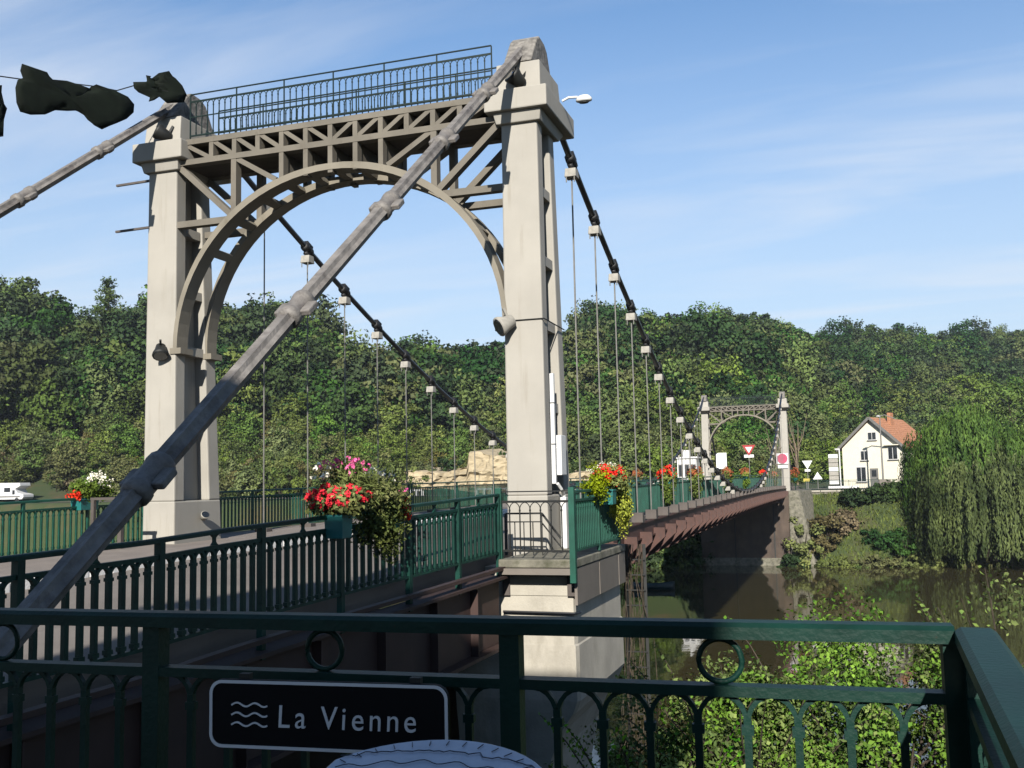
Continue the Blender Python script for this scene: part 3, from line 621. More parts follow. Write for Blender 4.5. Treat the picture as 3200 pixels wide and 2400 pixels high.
# ------------------------------------------------------------------ cables and hangers
XR_, XL_ = -5.34, -13.12
def lobes(r, n=7, d=.16): return [(r*(1-d*(k % 2))*math.cos(math.pi*k/n), r*(1-d*(k % 2))*math.sin(math.pi*k/n)) for k in range(2*n)]
ZS = 9.50; ACAT = (ZS-.33)/43.0**2
def zc(y): return .33+ACAT*(y-(Y0+Y1)/2)**2
collar = MB().lathe([(.10, -.24), (.122, -.22), (.126, -.14), (.112, -.12), (.112, .12), (.13, .14), (.126, .21), (.102, .24)], 12).mesh('collar', 'stay', True)
lug = MB().box((0, .15, 0), (.07, .12, .22)).mesh('lug', 'stay', bevel=.015)
for x, nm in ((XR_, 'crossing in front of the arch, its lower end shaded'), (XL_, 'beyond the road, running up to the tower corner with bunting')):
    top, bot = Vector((x, 17.5, 9.40)), Vector((x, 4.2, -.68))
    e = empty('backstay', top, 'thick grey stranded backstay '+nm, 'cable', 'backstays'); d = (bot-top)
    MB().sweep([(0, .5, .08), (0, .25, .1)]+[d*t for t in np.linspace(0, 1, 12)], lobes(.098, 6, .24)).build('strand', 'stay', e)
    q = d.normalized().to_track_quat('Z', 'X').to_euler()
    for yy in (15.24, 13.35, 11.35, 9.12, 6.8):
        p = d*((17.5-yy)/(17.5-4.2)); c = put('collar', collar, p, e); c.rotation_euler = q
        l = put('lug', lug, (0, 0, 0), c)
        l = put('lug', lug, (0, 0, .0), c, math.pi)
    for yy in (104.1,):
        pass
    top2, bot2 = Vector((x, Y1+.3, 9.4)), Vector((x, Y1+13.5, -.6))
    e2 = empty('backstay', top2, 'grey backstay behind the distant tower '+('on the river side' if x == XR_ else 'by the white building'), 'cable', 'backstays')
    MB().tube([(0, 0, 0), bot2-top2], .1, 8).build('strand', 'stay', e2)
clampm = MB()
clampm.lathe([(.075, -.2), (.11, -.17), (.12, -.05), (.10, 0), (.12, .06), (.115, .17), (.08, .2)], 10)
clampm.box((0, .1, .02), (.16, .1, .30)); clampm.box((0, -.13, -.05), (.1, .1, .24))
clampme = clampm.mesh('clamp', 'clamp', True)
capm = MB(); capm.hexa([(-.13, -.155, -.11), (.13, -.155, -.11), (.13, .155, -.11), (-.13, .155, -.11)], [(-.12, -.12, .09), (.12, -.12, .09), (.12, .12, .09), (-.12, .12, .09)])
capme = capm.mesh('clamp_cap', 'clampcap', bevel=.012)
footm = MB().bx(-.16, .16, -.13, .13, -.05, .22).mesh('hanger_shoe', 'brown', bevel=.01)
pinm = MB().tube([(0, 0, 0), (0, 0, -.14)], .014, 6).mesh('pin', 'rod')
ORD = 'first second third fourth fifth sixth seventh eighth ninth tenth eleventh twelfth'.split()
for x, side in ((XR_, 0), (XL_, 1)):
    e = empty('main_cable', (x, Y0, 0), ('black main cable sagging to the deck beside the river hangers and planters' if side == 0 else 'black main cable sagging behind the arch beyond the road'), 'cable', 'main cables')
    MB().tube([(0, y-Y0, zc(y)) for y in np.concatenate([np.linspace(Y0-.1, 40, 24), np.linspace(42, 82, 16), np.linspace(84, Y1+.1, 18)])], .07, 10).build('strand', 'blackcable', e, True)
    for i, y in enumerate(HY):
        zt = zc(y); zb = zr(y)-.1
        h = empty('hanger', (x, y, 0), (('%s steel hanger from the big tower on the river-side cable' if side == 0 else '%s steel hanger from the big tower on the cable beyond the road') % ORD[i] if i < len(ORD) else ('short steel hanger on the river-side cable toward the distant tower' if side == 0 else 'short steel hanger on the far cable toward the distant tower')), 'hanger', 'hangers of the river-side cable' if side == 0 else 'hangers of the far-side cable')
        sl = math.atan(2*ACAT*(y-(Y0+Y1)/2))
        c = put('clamp', clampme, (0, 0, zt), h); c.rotation_euler = (R(90)-0+sl, 0, 0)
        if zt-zb > .6:
            put('clamp_cap', capme, (0, 0, zt-.27), h)
            MB().tube([(0, 0, zb+.1), (0, 0, zt-.36)], .019, 6).build('rod', 'rod', h)
            if y < 45:
                for sx in (-.09, .09): put('pin', pinm, (sx, -.13, zt-.36), h)
        put('hanger_shoe', footm, (0, 0, zr(y)-.02), h)

# ------------------------------------------------------------------ fittings on the near tower
lamp_head('floodlight', (-13.0, 16.86, 8.52), 'black floodlight on the block of the tower leg across the road', (-.7, -.5, .45), 'iron', 1.5)
lamp_head('floodlight', (-5.30, 16.86, 8.55), 'black floodlight beside the backstay on the river-side tower block', (-.5, -.6, .5), 'iron', 1.5)
lamp_head('floodlight', (-12.98, 16.85, 3.98), 'dark floodlight at the arch springing across the road', (.35, -.5, -.85), 'iron', 1.4)
lamp_head('floodlight', (-5.60, 16.82, 4.02), 'pale floodlight at the arch springing of the river-side leg', (-.45, -.4, -.3), 'clampcap', 1.6)
lamp_head('floodlight', (-12.62, 17.85, .62), 'small pale spotlight low on the road face of the tower leg', (.5, -.3, .4), 'clampcap', .8)
st = empty('street_lamp', (-4.72, 17.9, 8.42), 'white street lamp on a short arm at the tower cap', 'street lamp')
MB().tube([(0, 0, 0), (.12, .02, .06), (.3, .03, .05)], .025, 8).build('arm', 'white', st)
mb = MB(); mb.lathe([(.02, .08), (.08, .065), (.12, 0), (.12, -.05), (.08, -.07)], 12); o = mb.build('lamp_shade', 'white', st, True); o.location = (.42, .03, .0); o.scale = (1.3, .8, .9)
o = MB().lathe([(.075, -.071), (.07, -.09)], 12).build('lens', 'iron', st); o.location = (.42, .03, .0); o.scale = (1.3, .8, .9)
cbx = empty('cable_cabinet', (-4.93, 17.75, 1.25), 'white electrical cabinet with conduits on the outer side of the tower leg', 'cabinet')
MB().bx(-.12, .10, -.16, .17, .05, .78).build('cabinet_box', 'white', cbx, bevel=.012)
for z0, z1 in ((.62, 1.35), (1.37, 1.9), (-.1, .6)): MB().bx(-.04, .03, -.34, -.26, z0, z1).build('conduit', 'white', cbx)
MB().bx(.02, .13, -.05, .1, -1.28, -.35).build('conduit', 'white', cbx, bevel=.01)
MB().tube([(.05, -.3, -.1), (.09, -.2, -.2), (.08, 0, -.3), (.08, .02, -.36)], .03, 8).build('conduit', 'white', cbx)
gf = empty('guard_frame', (-13.55, 15.6, .1), 'small brown steel guard frame at the foot of the tower leg across the road', 'guard frame')
MB().bx(.62, .70, 0, .08, 0, .92).build('post', 'brown', gf)
MB().bx(0, .07, 0, .07, 0, .92).build('post', 'brown', gf)
MB().bx(-.02, .72, .01, .07, .921, .97).build('top_bar', 'brown', gf)
MB().bx(.07, .62, .02, .05, .55, .59).build('bar', 'iron', gf)

# ------------------------------------------------------------------ foreground terrace
RT = EYE-.5                      # top of the terrace railing
TG = RT-1.06
ter = MB(); ter.prism([(-5.25, -7), (.62, -7), (.62, 3.5), (-.3, 3.78), (-5.25, 3.52)], 2, -5.5, TG)
tag(ter.build('terrace', 'terr', bevel=.02), kind='structure')
f0, f1 = on(-420, 1896, 2, RT), on(2975, 1951, 2, RT)
railing('terrace_railing', [(f0[0], f0[1], TG), (f1[0], f1[1], TG)], 'dark green terrace railing with rings and arched bars behind the river name sign', 'dgreen', hh=RT-TG, gap=.215, sp=.165, wd=.026, post=1.40, postw=.075, hand=(.115, .056), rings=True)
c0 = on(3045, 1958, 2, RT); c1 = on(3330, 2420, 2, RT)
railing('terrace_railing', [(c0[0], c0[1]-.02, TG), (c1[0], c1[1], TG)], 'green side railing with a wide flat handrail turning off the terrace corner', 'dgreen', hh=RT-TG, gap=.215, sp=.165, wd=.026, post=2.2, postw=.075, hand=(.125, .05))
# river name sign
fd = (f1-f0)/np.linalg.norm(f1-f0); fa = math.atan2(fd[1], fd[0])
pL = on(655, 2110, 1, 3.24); pR = on(1400, 2150, 1, 3.32)
sw = np.linalg.norm(pR-pL); sh = .245
sg = empty('river_sign', tuple((pL+pR)/2-np.array([0, 0, sh/2+.002])), 'black sign reading La Vienne with white border and wave symbol on the railing', 'sign', None, math.atan2(pR[1]-pL[1], pR[0]-pL[0]))
def rrect(w_, h_, r, n=7):
    out = []
    for cx_, cz_, a0 in ((w_/2-r, h_/2-r, 0), (-w_/2+r, h_/2-r, 90), (-w_/2+r, -h_/2+r, 180), (w_/2-r, -h_/2+r, 270)):
        out += [(cx_+r*math.cos(R(a0+90*k/n)), cz_+r*math.sin(R(a0+90*k/n))) for k in range(n+1)]
    return out
MB().prism(rrect(sw, sh, .05), 1, 0, .02).build('panel', 'signblack', sg)
bo = rrect(sw-.004, sh-.004, .048); bi = rrect(sw-.026, sh-.026, .038); mb = MB(); n = len(bo)
mb.add([(x, -.003, z) for x, z in bo]+[(x, -.003, z) for x, z in bi]+[(x, 0, z) for x, z in bo]+[(x, 0, z) for x, z in bi],
       [(i, (i+1) % n, n+(i+1) % n, n+i) for i in range(n)]+[(i, (i+1) % n, 2*n+(i+1) % n, 2*n+i) for i in range(n)]+[(n+i, n+(i+1) % n, 3*n+(i+1) % n, 3*n+i) for i in range(n)])
mb.build('border', 'signwhite', sg)
for k in range(3):
    pts = [(-sw*.40+sw*.155*t/24, -.004, .035-.035*k+.0065*math.sin(t/24*4*math.pi-.4)) for t in range(25)]
    MB().sweep(pts, [(-.0015, -.003), (.0015, -.003), (.0015, .003), (-.0015, .003)]).build('wave', 'signwhite', sg)
def text_mesh(body, size, m, name, space=1.0, shear=0.0):
    cu = bpy.data.curves.new(name, 'FONT'); cu.body = body; cu.size = size; cu.extrude = .0015; cu.space_character = space; cu.shear = shear; cu.space_word = 1.25; cu.resolution_u = 4
    ob = bpy.data.objects.new('tmp_text', cu); COL.objects.link(ob)
    dg = bpy.context.evaluated_depsgraph_get(); me = bpy.data.meshes.new_from_object(ob.evaluated_get(dg))
    bpy.data.objects.remove(ob); me.materials.clear(); me.materials.append(M[m]); me.name = name; return me
x_ = -sw*.205
for ch, adv in (('L', .088), ('a', .128), ('V', .098), ('i', .050), ('e', .083), ('n', .083), ('n', .083), ('e', .083)):
    me = text_mesh(ch, .115, 'signwhite', 'letter', 1, .05); q = put('letter', me, (x_*1., -.003, -.042), sg); q.rotation_euler = (R(90), 0, 0); q.scale = (.92, 1, 1)
    x_ += adv*sw/1.17
for x in (-sw*.36, sw*.36): MB().bx(x-.02, x+.02, .02, .05, .03, .14).build('bracket', 'iron', sg)
# orientation table
ot = empty('orientation_table', (-.62, 2.30, TG), 'pale blue enamel orientation table on a pedestal in front of the sign', 'orientation table')
tb_c = on(1440, 2352, 1, 2.75)
rad = .36; cz = tb_c[2]-TG-.02
tilt = Matrix.Rotation(R(9), 4, 'X')
rim = []
for k in range(48):
    a = 2*math.pi*k/48; rim.append((rad*math.cos(a)*1.0, rad*math.sin(a)))
rim = [(max(x, -rad*.86), y) for x, y in rim]
top = MB().prism(rim, 2, -.03, 0).build('map_panel', 'map', ot, bevel=.006)
edge = MB().prism([(x*1.015, y*1.015) for x, y in rim], 2, -.06, -.032).build('edge_band', 'iron', ot)
mb = MB(); g = np.random.default_rng(2)
px_ = [(-.3+.6*k/40, .17+.10*math.cos((k-20)/20*1.3)+g.normal()*.006, .0035) for k in range(41)]
mb.sweep(px_, [(-.0014, -.001), (.0014, -.001), (.0014, .001), (-.0014, .001)])
mb.sweep([(-.28+.58*k/40, .10+.10*math.cos((k-20)/20*1.3)+.012*math.sin(k*.9), .0035) for k in range(41)], [(-.001, -.001), (.001, -.001), (.001, .001), (-.001, .001)])
for k in range(16):
    a = R(22+136*k/15)
    if rad*.9*math.cos(a) < -.3: continue
    mb.sweep([(rad*q*math.cos(a), rad*q*math.sin(a), .003) for q in (.86, .90, .94)], [(-.001, -.001), (.001, -.001), (.001, .001), (-.001, .001)])
ink = mb.build('drawing', 'ink', ot)
loc0 = Vector((tb_c[0]+.62, tb_c[1]-2.30-rad*.98, cz))
for o in (top, edge, ink): o.matrix_local = Matrix.Translation(loc0) @ tilt
MB().lathe([(.14, 0), (.12, .05), (.07, .1), (.06, cz-.14), (.12, cz-.085)], 16, (loc0.x, loc0.y, 0)).build('pedestal', 'iron', ot, True)

# ------------------------------------------------------------------ house behind the viewer (casts the shade on the terrace)
hb = empty('stone_house', (-.75, -9.6, -.42), 'tall narrow stone house standing at the back of the terrace', 'house')
MB().bx(-2.08, 2.49, -3.4, 3.4, -.3, 9.75).build('wall', 'stone', hb)
mb = MB(); mb.prism([(3.62, 9.85), (3.62, 9.99), (-3.7, 12.6), (-3.7, 12.46)], 0, -2.12, 2.55); mb.build('roof', 'slate', hb)
MB().bx(-2.04, 2.45, -3.39, 3.39, 9.75, 9.9).build('cornice', 'stone', hb)
MB().prism([(3.45, 3.45), (3.45, 3.6), (9.0, 3.42), (9.0, 3.3)], 0, -3.4, 1.05).build('sky_blocker', 'cloth', hb)  # unseen canopy added over the terrace to block sky light and darken the foreground
MB().prism([(9.02, 3.29), (9.02, 3.41), (11.2, 3.36), (11.2, 3.24)], 0, -1.5, 1.05).build('front_sky_blocker', 'cloth', hb)  # added forward extension, also out of view, blocking more sky light
for z in (1.0, 4.1, 7.1):
    for x in (-1.2, 1.2):
        f = MB().bx(x-.5, x+.5, 3.401, 3.44, z, z+1.5).build('window', 'white', hb); MB().bx(x-.42, x+.42, 3.441, 3.45, z+.08, z+1.42).build('pane', 'glass', f)


# ------------------------------------------------------------------ flower planters
def blob(g, c, r, n):
    d = g.normal(size=(n, 3)); d /= np.linalg.norm(d, axis=1)[:, None]; d *= (g.random(n)**.4)[:, None]
    return np.array(c)+d*np.array(r)
def heads(g, c, r, nh, per, hr):
    C = blob(g, c, r, nh); o_ = g.normal(size=(nh, per, 3)); o_ /= np.linalg.norm(o_, axis=2)[..., None]
    return (C[:, None, :]+o_*hr*(.4+.6*g.random((nh, per, 1)))).reshape(-1, 3)
def planter(loc, label, seed, size=(.22, .26, .24), pods=(), rz=0, box=True):
    """pods: (part name, centre, radii, leaf count, leaf length, width, material[, (heads, per head, head radius)])"""
    g = np.random.default_rng(seed); e = empty('flower_planter', loc, label, 'flower planter', 'railing planters', rz)
    if box:
        w_, d_, h_ = size; mb = MB()
        mb.hexa([(-w_*.46, -d_*.46, -h_), (w_*.46, -d_*.46, -h_), (w_*.46, d_*.46, -h_), (-w_*.46, d_*.46, -h_)], [(-w_/2, -d_/2, 0), (w_/2, -d_/2, 0), (w_/2, d_/2, 0), (-w_/2, d_/2, 0)])
        p = mb.build('planter_box', 'teal', e, bevel=.008)
        mb = MB(); mb.bx(-w_*.53, w_*.53, -d_*.53, d_*.53, -.03, .004); mb.build('rim', 'teal', p, bevel=.006)
    for nm, c, r, n, L, Wd, m, *hd in pods:
        P = heads(g, c, r, *hd[0]) if hd else (blob(g, c, r, 26)[:, None, :]+blob(g, (0, 0, 0), (.5*r[0]+.03, .4*r[1]+.03, .38*r[2]+.03), n//26*26).reshape(26, -1, 3)).reshape(-1, 3)
        N = P-np.array(c); N /= np.linalg.norm(N, axis=1)[:, None]+1e-6
        o = link(bpy.data.objects.new(nm, leaves(nm, P, L, Wd, m, g, out=N)), e); o['kind'] = 'stuff'
    return e
F_, B_ = 'foliage', 'blossoms'
planter((-5.62, 10.55, zr(10.5)+1.02), 'teal planter of crimson geraniums and tall pink cosmos on the approach railing', 11, (.24, .26, .27),
        [(F_, (0, .02, .12), (.34, .30, .16), 1500, .07, .045, 'lf_trail'), (B_, (0, -.02, .2), (.40, .34, .15), 0, .03, .026, 'fl_crimson', (95, 26, .042)),
         (F_, (-.05, .30, .32), (.34, .42, .36), 2300, .09, .016, 'lf_shrub'), (B_, (-.06, .28, .58), (.30, .34, .14), 0, .04, .03, 'fl_pink', (26, 8, .03)),
         (B_, (-.2, -.1, .52), (.18, .2, .1), 0, .04, .03, 'fl_white', (8, 8, .03))])
planter((-5.55, 11.85, zr(11.85)+.98), 'planter buried in trailing leaves with scarlet geraniums on the approach railing', 12, (.22, .24, .25),
        [(F_, (0, -.25, -.12), (.20, .55, .42), 3600, .055, .03, 'lf_trail'), (F_, (0, -.3, .2), (.26, .5, .2), 900, .06, .03, 'lf_shrub'), (B_, (.05, .22, -.02), (.09, .12, .16), 0, .035, .03, 'fl_red', (15, 34, .06)),
         (B_, (.02, .34, .25), (.05, .06, .1), 0, .03, .025, 'fl_pink', (4, 12, .035))])
planter((-3.90, 17.15, 1.03), 'bright teal planter with orange-red flowers and a lime bush at the tower balcony', 13, (.26, .30, .26),
        [(B_, (.0, .28, .24), (.27, .45, .22), 0, .035, .03, 'fl_red', (110, 24, .05)), (F_, (.0, .35, .16), (.28, .5, .22), 1300, .06, .035, 'lf_trail'),
         (F_, (-.05, -.55, .12), (.22, .28, .28), 1900, .045, .03, 'lf_lime'), (F_, (.06, .75, -.28), (.16, .40, .62), 3000, .055, .03, 'lf_lime'), (B_, (-.3, 1.15, .36), (.3, .6, .16), 0, .035, .03, 'fl_white', (40, 10, .045)),
         (B_, (0, 1.1, .14), (.15, .25, .1), 0, .035, .028, 'fl_red', (10, 20, .05))])
planter((-13.95, 15.9, 1.05), 'white and red flowering planter on the railing across the road', 14, (.25, .5, .22),
        [(F_, (0, .2, .15), (.3, .6, .22), 1200, .07, .04, 'lf_trail'), (B_, (0, .35, .33), (.22, .3, .2), 0, .04, .035, 'fl_white', (34, 14, .05)), (B_, (.05, -.35, .06), (.12, .15, .1), 0, .04, .035, 'fl_red', (14, 18, .05))])
for k, (y, m_, lab) in enumerate(((33.5, 'fl_red', 'bright red double planter on the river-side railing, first after the balcony'), (40, 'fl_orange', 'faded trailing planter on the river-side railing behind the red one'), (52, 'fl_orange', 'rusty brown planter midway along the river-side railing'),
                                  (62, 'fl_orange', 'low rusty planter where the cable meets the deck railing'), (76, 'fl_red', 'small dark red planter on the railing toward the distant tower'), (90, 'fl_orange', 'small rusty planter beside the distant tower leg'))):
    planter((-5.55, y, zr(y)+1.0), lab, 20+k, (.25, .6, .25), [(F_, (0, .2, -.25), (.18, .9, .6), 1100, .10, .05, 'lf_trail'), (F_, (0, 0, .12), (.25, .9, .2), 500, .10, .05, 'lf_shrub'), (B_, (0, 0, .22), (.25, .95, .26), 0, .07, .06, m_, (44, 14, .09))])
for k, (y, m_, lab) in enumerate(((28.5, 'fl_white', 'pale flowering planter on the far footway railing'), (70, 'fl_orange', 'rusty planter on the far footway railing at mid-span'), (86, 'fl_red', 'dark red planter on the far footway railing under the give way sign'))):
    planter((-13.75, y, zr(y)+1.08), lab, 30+k, (.25, .6, .25), [(F_, (0, 0, .1), (.25, .9, .35), 700, .12, .06, 'lf_trail'), (B_, (0, 0, .25), (.3, .9, .28), 0, .08, .06, m_, (44, 12, .1))])

# ------------------------------------------------------------------ bunting on a string
mastb = (-15.2, 11.6)
bs = empty('bunting_string', (XC-3.28, Y0-.72, 9.42), 'string of dark cloth bunting running out from the tower railing corner', 'bunting')
o0 = np.array([XC-3.28, Y0-.72, 9.42])
def bp(px, py):
    t_ = (585-px)/835.; return on(px, py, 1, 17.05-5.2*t_)-o0
spts = [(585, 300), (520, 285), (420, 267), (365, 283), (300, 270), (200, 258), (100, 252), (0, 238), (-120, 222), (-250, 210)]
S3 = [bp(*p) for p in spts]
MB().tube(S3, .012, 5).build('cord', 'iron', bs)
def cloth(name, outline, seed, amp=.05):
    g = np.random.default_rng(seed); C = [bp(*p) for p in outline]; c = sum(C)/len(C)
    vs, fs = [], []; n = len(C); K = 5
    for j in range(K):
        for i, p in enumerate(C):
            q = c+(p-c)*(1-j/(K-.0)); w_ = amp*math.sin(i*1.3+j*1.7)+g.normal()*amp*.35; vs.append(q+np.array([.25, 1, 0])*w_)
    vs.append(c)
    for j in range(K-1):
        for i in range(n): fs.append((j*n+i, j*n+(i+1) % n, (j+1)*n+(i+1) % n, (j+1)*n+i))
    fs += [((K-1)*n+i, (K-1)*n+(i+1) % n, K*n) for i in range(n)]
    o = MB().add(vs, fs).build(name, 'cloth', bs, True)
    md = o.modifiers.new('thick', 'SOLIDIFY'); md.thickness = .02
cloth('pennant', [(62, 198), (80, 205), (140, 225), (165, 252), (215, 256), (260, 270), (290, 283), (305, 282), (308, 268), (360, 285), (395, 302), (412, 325), (416, 352), (402, 375), (370, 388), (340, 392), (310, 402), (295, 392), (270, 360), (240, 347), (205, 345), (160, 341), (140, 358), (105, 362), (65, 350), (42, 318), (36, 270), (60, 252), (80, 247), (60, 220)], 3)
cloth('pennant', [(418, 258), (455, 252), (462, 234), (470, 245), (488, 250), (493, 228), (520, 220), (535, 238), (560, 250), (575, 270), (578, 295), (560, 315), (520, 322), (505, 305), (475, 322), (455, 300), (430, 288), (416, 275)], 4, .07)
cloth('pennant', [(-60, 265), (-10, 262), (6, 290), (18, 330), (14, 380), (2, 425), (-60, 430)], 6)
z_end = bp(-250, 210)+o0
ms = empty('wooden_mast', (z_end[0], z_end[1], -.4), 'wooden mast beyond the pavement carrying the bunting string', 'mast')
MB().tube([(0, 0, 0), (0, 0, z_end[2]+.5)], .09, 8, scales=[1.2, .8]).build('pole', 'bark', ms)
MB().lathe([(.09, 0), (.05, .08)], 8, (0, 0, z_end[2]+.5)).build('cap', 'iron', ms)

# ------------------------------------------------------------------ tree library
g = np.random.default_rng(21)
CROWN, TRUNK = [], []
def crown(kind, seed):
    g = np.random.default_rng(seed)
    if kind == 'round': P, N = clump_points(g, 48, 80, 4.3, 4.3, 4.6, (0, 0, 6.6), .62, .24, .7, .2); L, Wd = .62, .46
    elif kind == 'tall': P, N = clump_points(g, 75, 44, 3.2, 3.2, 5.6, (0, 0, 7.2), .45, .25, .9, .25); L, Wd = .58, .42
    elif kind == 'wide': P, N = clump_points(g, 56, 80, 5.4, 5.0, 4.0, (0, 0, 6.0), .62, .21, .65, .22); L, Wd = .62, .45
    elif kind == 'shrub': P, N = clump_points(g, 60, 44, 4.0, 4.0, 3.4, (0, 0, 2.6), .35, .22, .8, .3); L, Wd = .5, .34
    elif kind == 'loose': P, N = clump_points(g, 60, 34, 3.8, 3.8, 5.0, (0, 0, 6.8), .35, .20, .55, .35); L, Wd = .55, .34
    P = P[P[:, 2] > .15]; N = N[-len(P):] if len(N) != len(P) else N
    return P, N, L, Wd
LIB = {}
for i, (kind, m_) in enumerate((('round', 'lf_forest'), ('tall', 'lf_deep'), ('wide', 'lf_forest'), ('shrub', 'lf_shrub'), ('loose', 'lf_light'), ('round', 'lf_deep'), ('tall', 'lf_light'), ('shrub', 'lf_light'), ('shrub', 'lf_dry'), ('loose', 'lf_shrub'), ('wide', 'lf_olive'))):
    P, N, L, Wd = crown(kind, 40+i)
    LIB[i] = (leaves('crown', P, L, Wd, m_, np.random.default_rng(60+i), out=N), trunk_mb(np.random.default_rng(80+i), 8.5 if kind != 'shrub' else 3, .22, None, 4 if kind != 'shrub' else 3, 3).mesh('trunk', 'bark', True))
# ---- the wooded hill: one mass
src = bpy.data.collections.new('forest_sources')
for i in LIB:
    o = bpy.data.objects.new('forest_source', LIB[i][0]); src.objects.link(o)
srcs = list(src.objects)
fg = np.random.default_rng(99); PT, SC, IDX, RZ = [], [], [], []
INDIV = []
for az in np.arange(_az[0]+.05, .52, .0085):
    r0, r1 = float(r0f(az)), float(r1f(az)); r = r0-6
    while r < r1+16:
        a2 = az+fg.normal()*.010; rr = r+fg.normal()*1.6; x, y = rr*math.sin(a2), rr*math.cos(a2)
        t_ = (rr-r0)/(r1-r0); sp_ = (4.2 if t_ < .25 else 6.2)*rr/200
        r += sp_*fg.uniform(.85, 1.25)*(1.35 if t_ < .25 else 1.75)
        if y < 119 or (abs(x-XC) < 6 and y < 132): continue
        low = t_ < (.12 if az > -.3 else .36)
        if low: k = fg.choice([3, 7, 3, 4, 8, 9]); s = fg.uniform(.32, .72)
        elif t_ < .4: k = fg.choice([0, 4, 2, 6, 3, 5, 7, 9, 10, 10]); s = fg.uniform(.6, 1.0)
        else: k = fg.choice([0, 1, 2, 5, 10, 5, 2, 6, 4], p=[.18, .10, .14, .13, .16, .10, .08, .04, .07]); s = fg.uniform(.62, 1.0)*(1.0 if t_ > .8 else 1.18)
        if t_ > .25: s *= 1.27
        if az > .02: s *= .95
        PT.append((x, y, zat(x, y)-.4)); SC.append(s); IDX.append(int(k)); RZ.append(fg.uniform(0, 6.28))
PT, SC, IDX, RZ = np.array(PT), np.array(SC), np.array(IDX), np.array(RZ)
# clear the rock face
d0 = on(1225, 1500, 1, 131); d1 = on(1905, 1500, 1, 131)
keep = ~((PT[:, 1] < 141) & (PT[:, 0] > d0[0]*PT[:, 1]/131-.5) & (PT[:, 0] < d1[0]*PT[:, 1]/131+.5))
PT, SC, IDX, RZ = PT[keep], SC[keep], IDX[keep], RZ[keep]
# trees that stand out on the skyline and at the foot of the wood become trees of their own
raz = np.arctan2(PT[:, 0], PT[:, 1]); rr_ = np.hypot(PT[:, 0], PT[:, 1]); tt = (rr_-r0f(raz))/(r1f(raz)-r0f(raz))
sky_i = [i for i in np.where((tt > .93) & (tt < 1.06) & (raz > -.78) & (raz < .2) & (IDX != 3) & (IDX != 7) & (IDX != 8))[0]][::6][:34]
foot_i = [i for i in np.where((tt > .0) & (tt < .14) & (raz > -.78) & (raz < .18))[0]][::11][:30]
ind = set(sky_i) | set(foot_i)
DEC = {0: 'round', 1: 'slender', 2: 'broad', 4: 'loose', 5: 'dark round', 6: 'pale slender', 3: 'bushy', 7: 'bushy', 8: 'dry bushy', 9: 'loose olive', 10: 'broad olive'}
for i in sorted(ind):
    top_ = i in set(sky_i); k = int(IDX[i])
    lab = (DEC[k]+' tree of the wood rising against the sky on the ridge') if top_ else (DEC[k]+(' shrub' if k in (3, 7, 8) else ' tree')+' at the foot of the wooded hill')
    e = empty('shrub' if (k in (3, 7, 8)) else 'forest_tree', tuple(PT[i]), lab, 'shrub' if k in (3, 7, 8) else 'tree', 'skyline trees' if top_ else 'hill foot trees', float(RZ[i]))
    s = float(SC[i])*((1.0, 1.15, 1.35, 1.05)[i % 4] if top_ else 1.05)
    put('crown', LIB[k][0], (0, 0, 0), e, 0, s); put('trunk', LIB[k][1], (0, 0, 0), e, 0, s)
rest = np.array([i for i in range(len(PT)) if i not in ind])
def scatter(name, P, S_, I_, Z_, coll, label, cat):
    me = bpy.data.meshes.new(name); me.vertices.add(len(P)); me.vertices.foreach_set('co', P.astype(np.float32).ravel())
    for an, ty, dat in (('scl', 'FLOAT', S_.astype(np.float32)), ('idx', 'INT', I_.astype(np.int32)), ('rz', 'FLOAT', Z_.astype(np.float32))):
        at_ = me.attributes.new(an, ty, 'POINT'); at_.data.foreach_set('value', dat)
    o = link(bpy.data.objects.new(name, me)); tag(o, label, cat, None, 'stuff')
    ng = bpy.data.node_groups.new(name, 'GeometryNodeTree'); ng.interface.new_socket('Geometry', in_out='INPUT', socket_type='NodeSocketGeometry'); ng.interface.new_socket('Geometry', in_out='OUTPUT', socket_type='NodeSocketGeometry')
    N_ = ng.nodes.new; gi, go = N_('NodeGroupInput'), N_('NodeGroupOutput'); ci = N_('GeometryNodeCollectionInfo'); ci.inputs['Collection'].default_value = coll; ci.inputs['Separate Children'].default_value = True
    ip = N_('GeometryNodeInstanceOnPoints'); ip.inputs['Pick Instance'].default_value = True
    def na(n_, ty):
        a = N_('GeometryNodeInputNamedAttribute'); a.data_type = ty; a.inputs['Name'].default_value = n_; return a.outputs['Attribute']
    cx = N_('ShaderNodeCombineXYZ'); er = N_('FunctionNodeEulerToRotation'); ng.links.new(na('rz', 'FLOAT'), cx.inputs[2]); ng.links.new(cx.outputs[0], er.inputs[0])
    ng.links.new(gi.outputs[0], ip.inputs['Points']); ng.links.new(ci.outputs[0], ip.inputs['Instance']); ng.links.new(na('idx', 'INT'), ip.inputs['Instance Index'])
    ng.links.new(er.outputs[0], ip.inputs['Rotation']); ng.links.new(na('scl', 'FLOAT'), ip.inputs['Scale']); ng.links.new(ip.outputs[0], go.inputs[0])
    md = o.modifiers.new('scatter', 'NODES'); md.node_group = ng; return o
order = sorted(range(len(srcs)), key=lambda i: srcs[i].name); pos = {i: p for p, i in enumerate(order)}
scatter('forest', PT[rest], SC[rest], np.array([pos[int(i)] for i in IDX[rest]]), RZ[rest], src, 'dense green wood covering the hill behind the river', 'forest')
print('forest', len(rest), 'individual', len(ind))

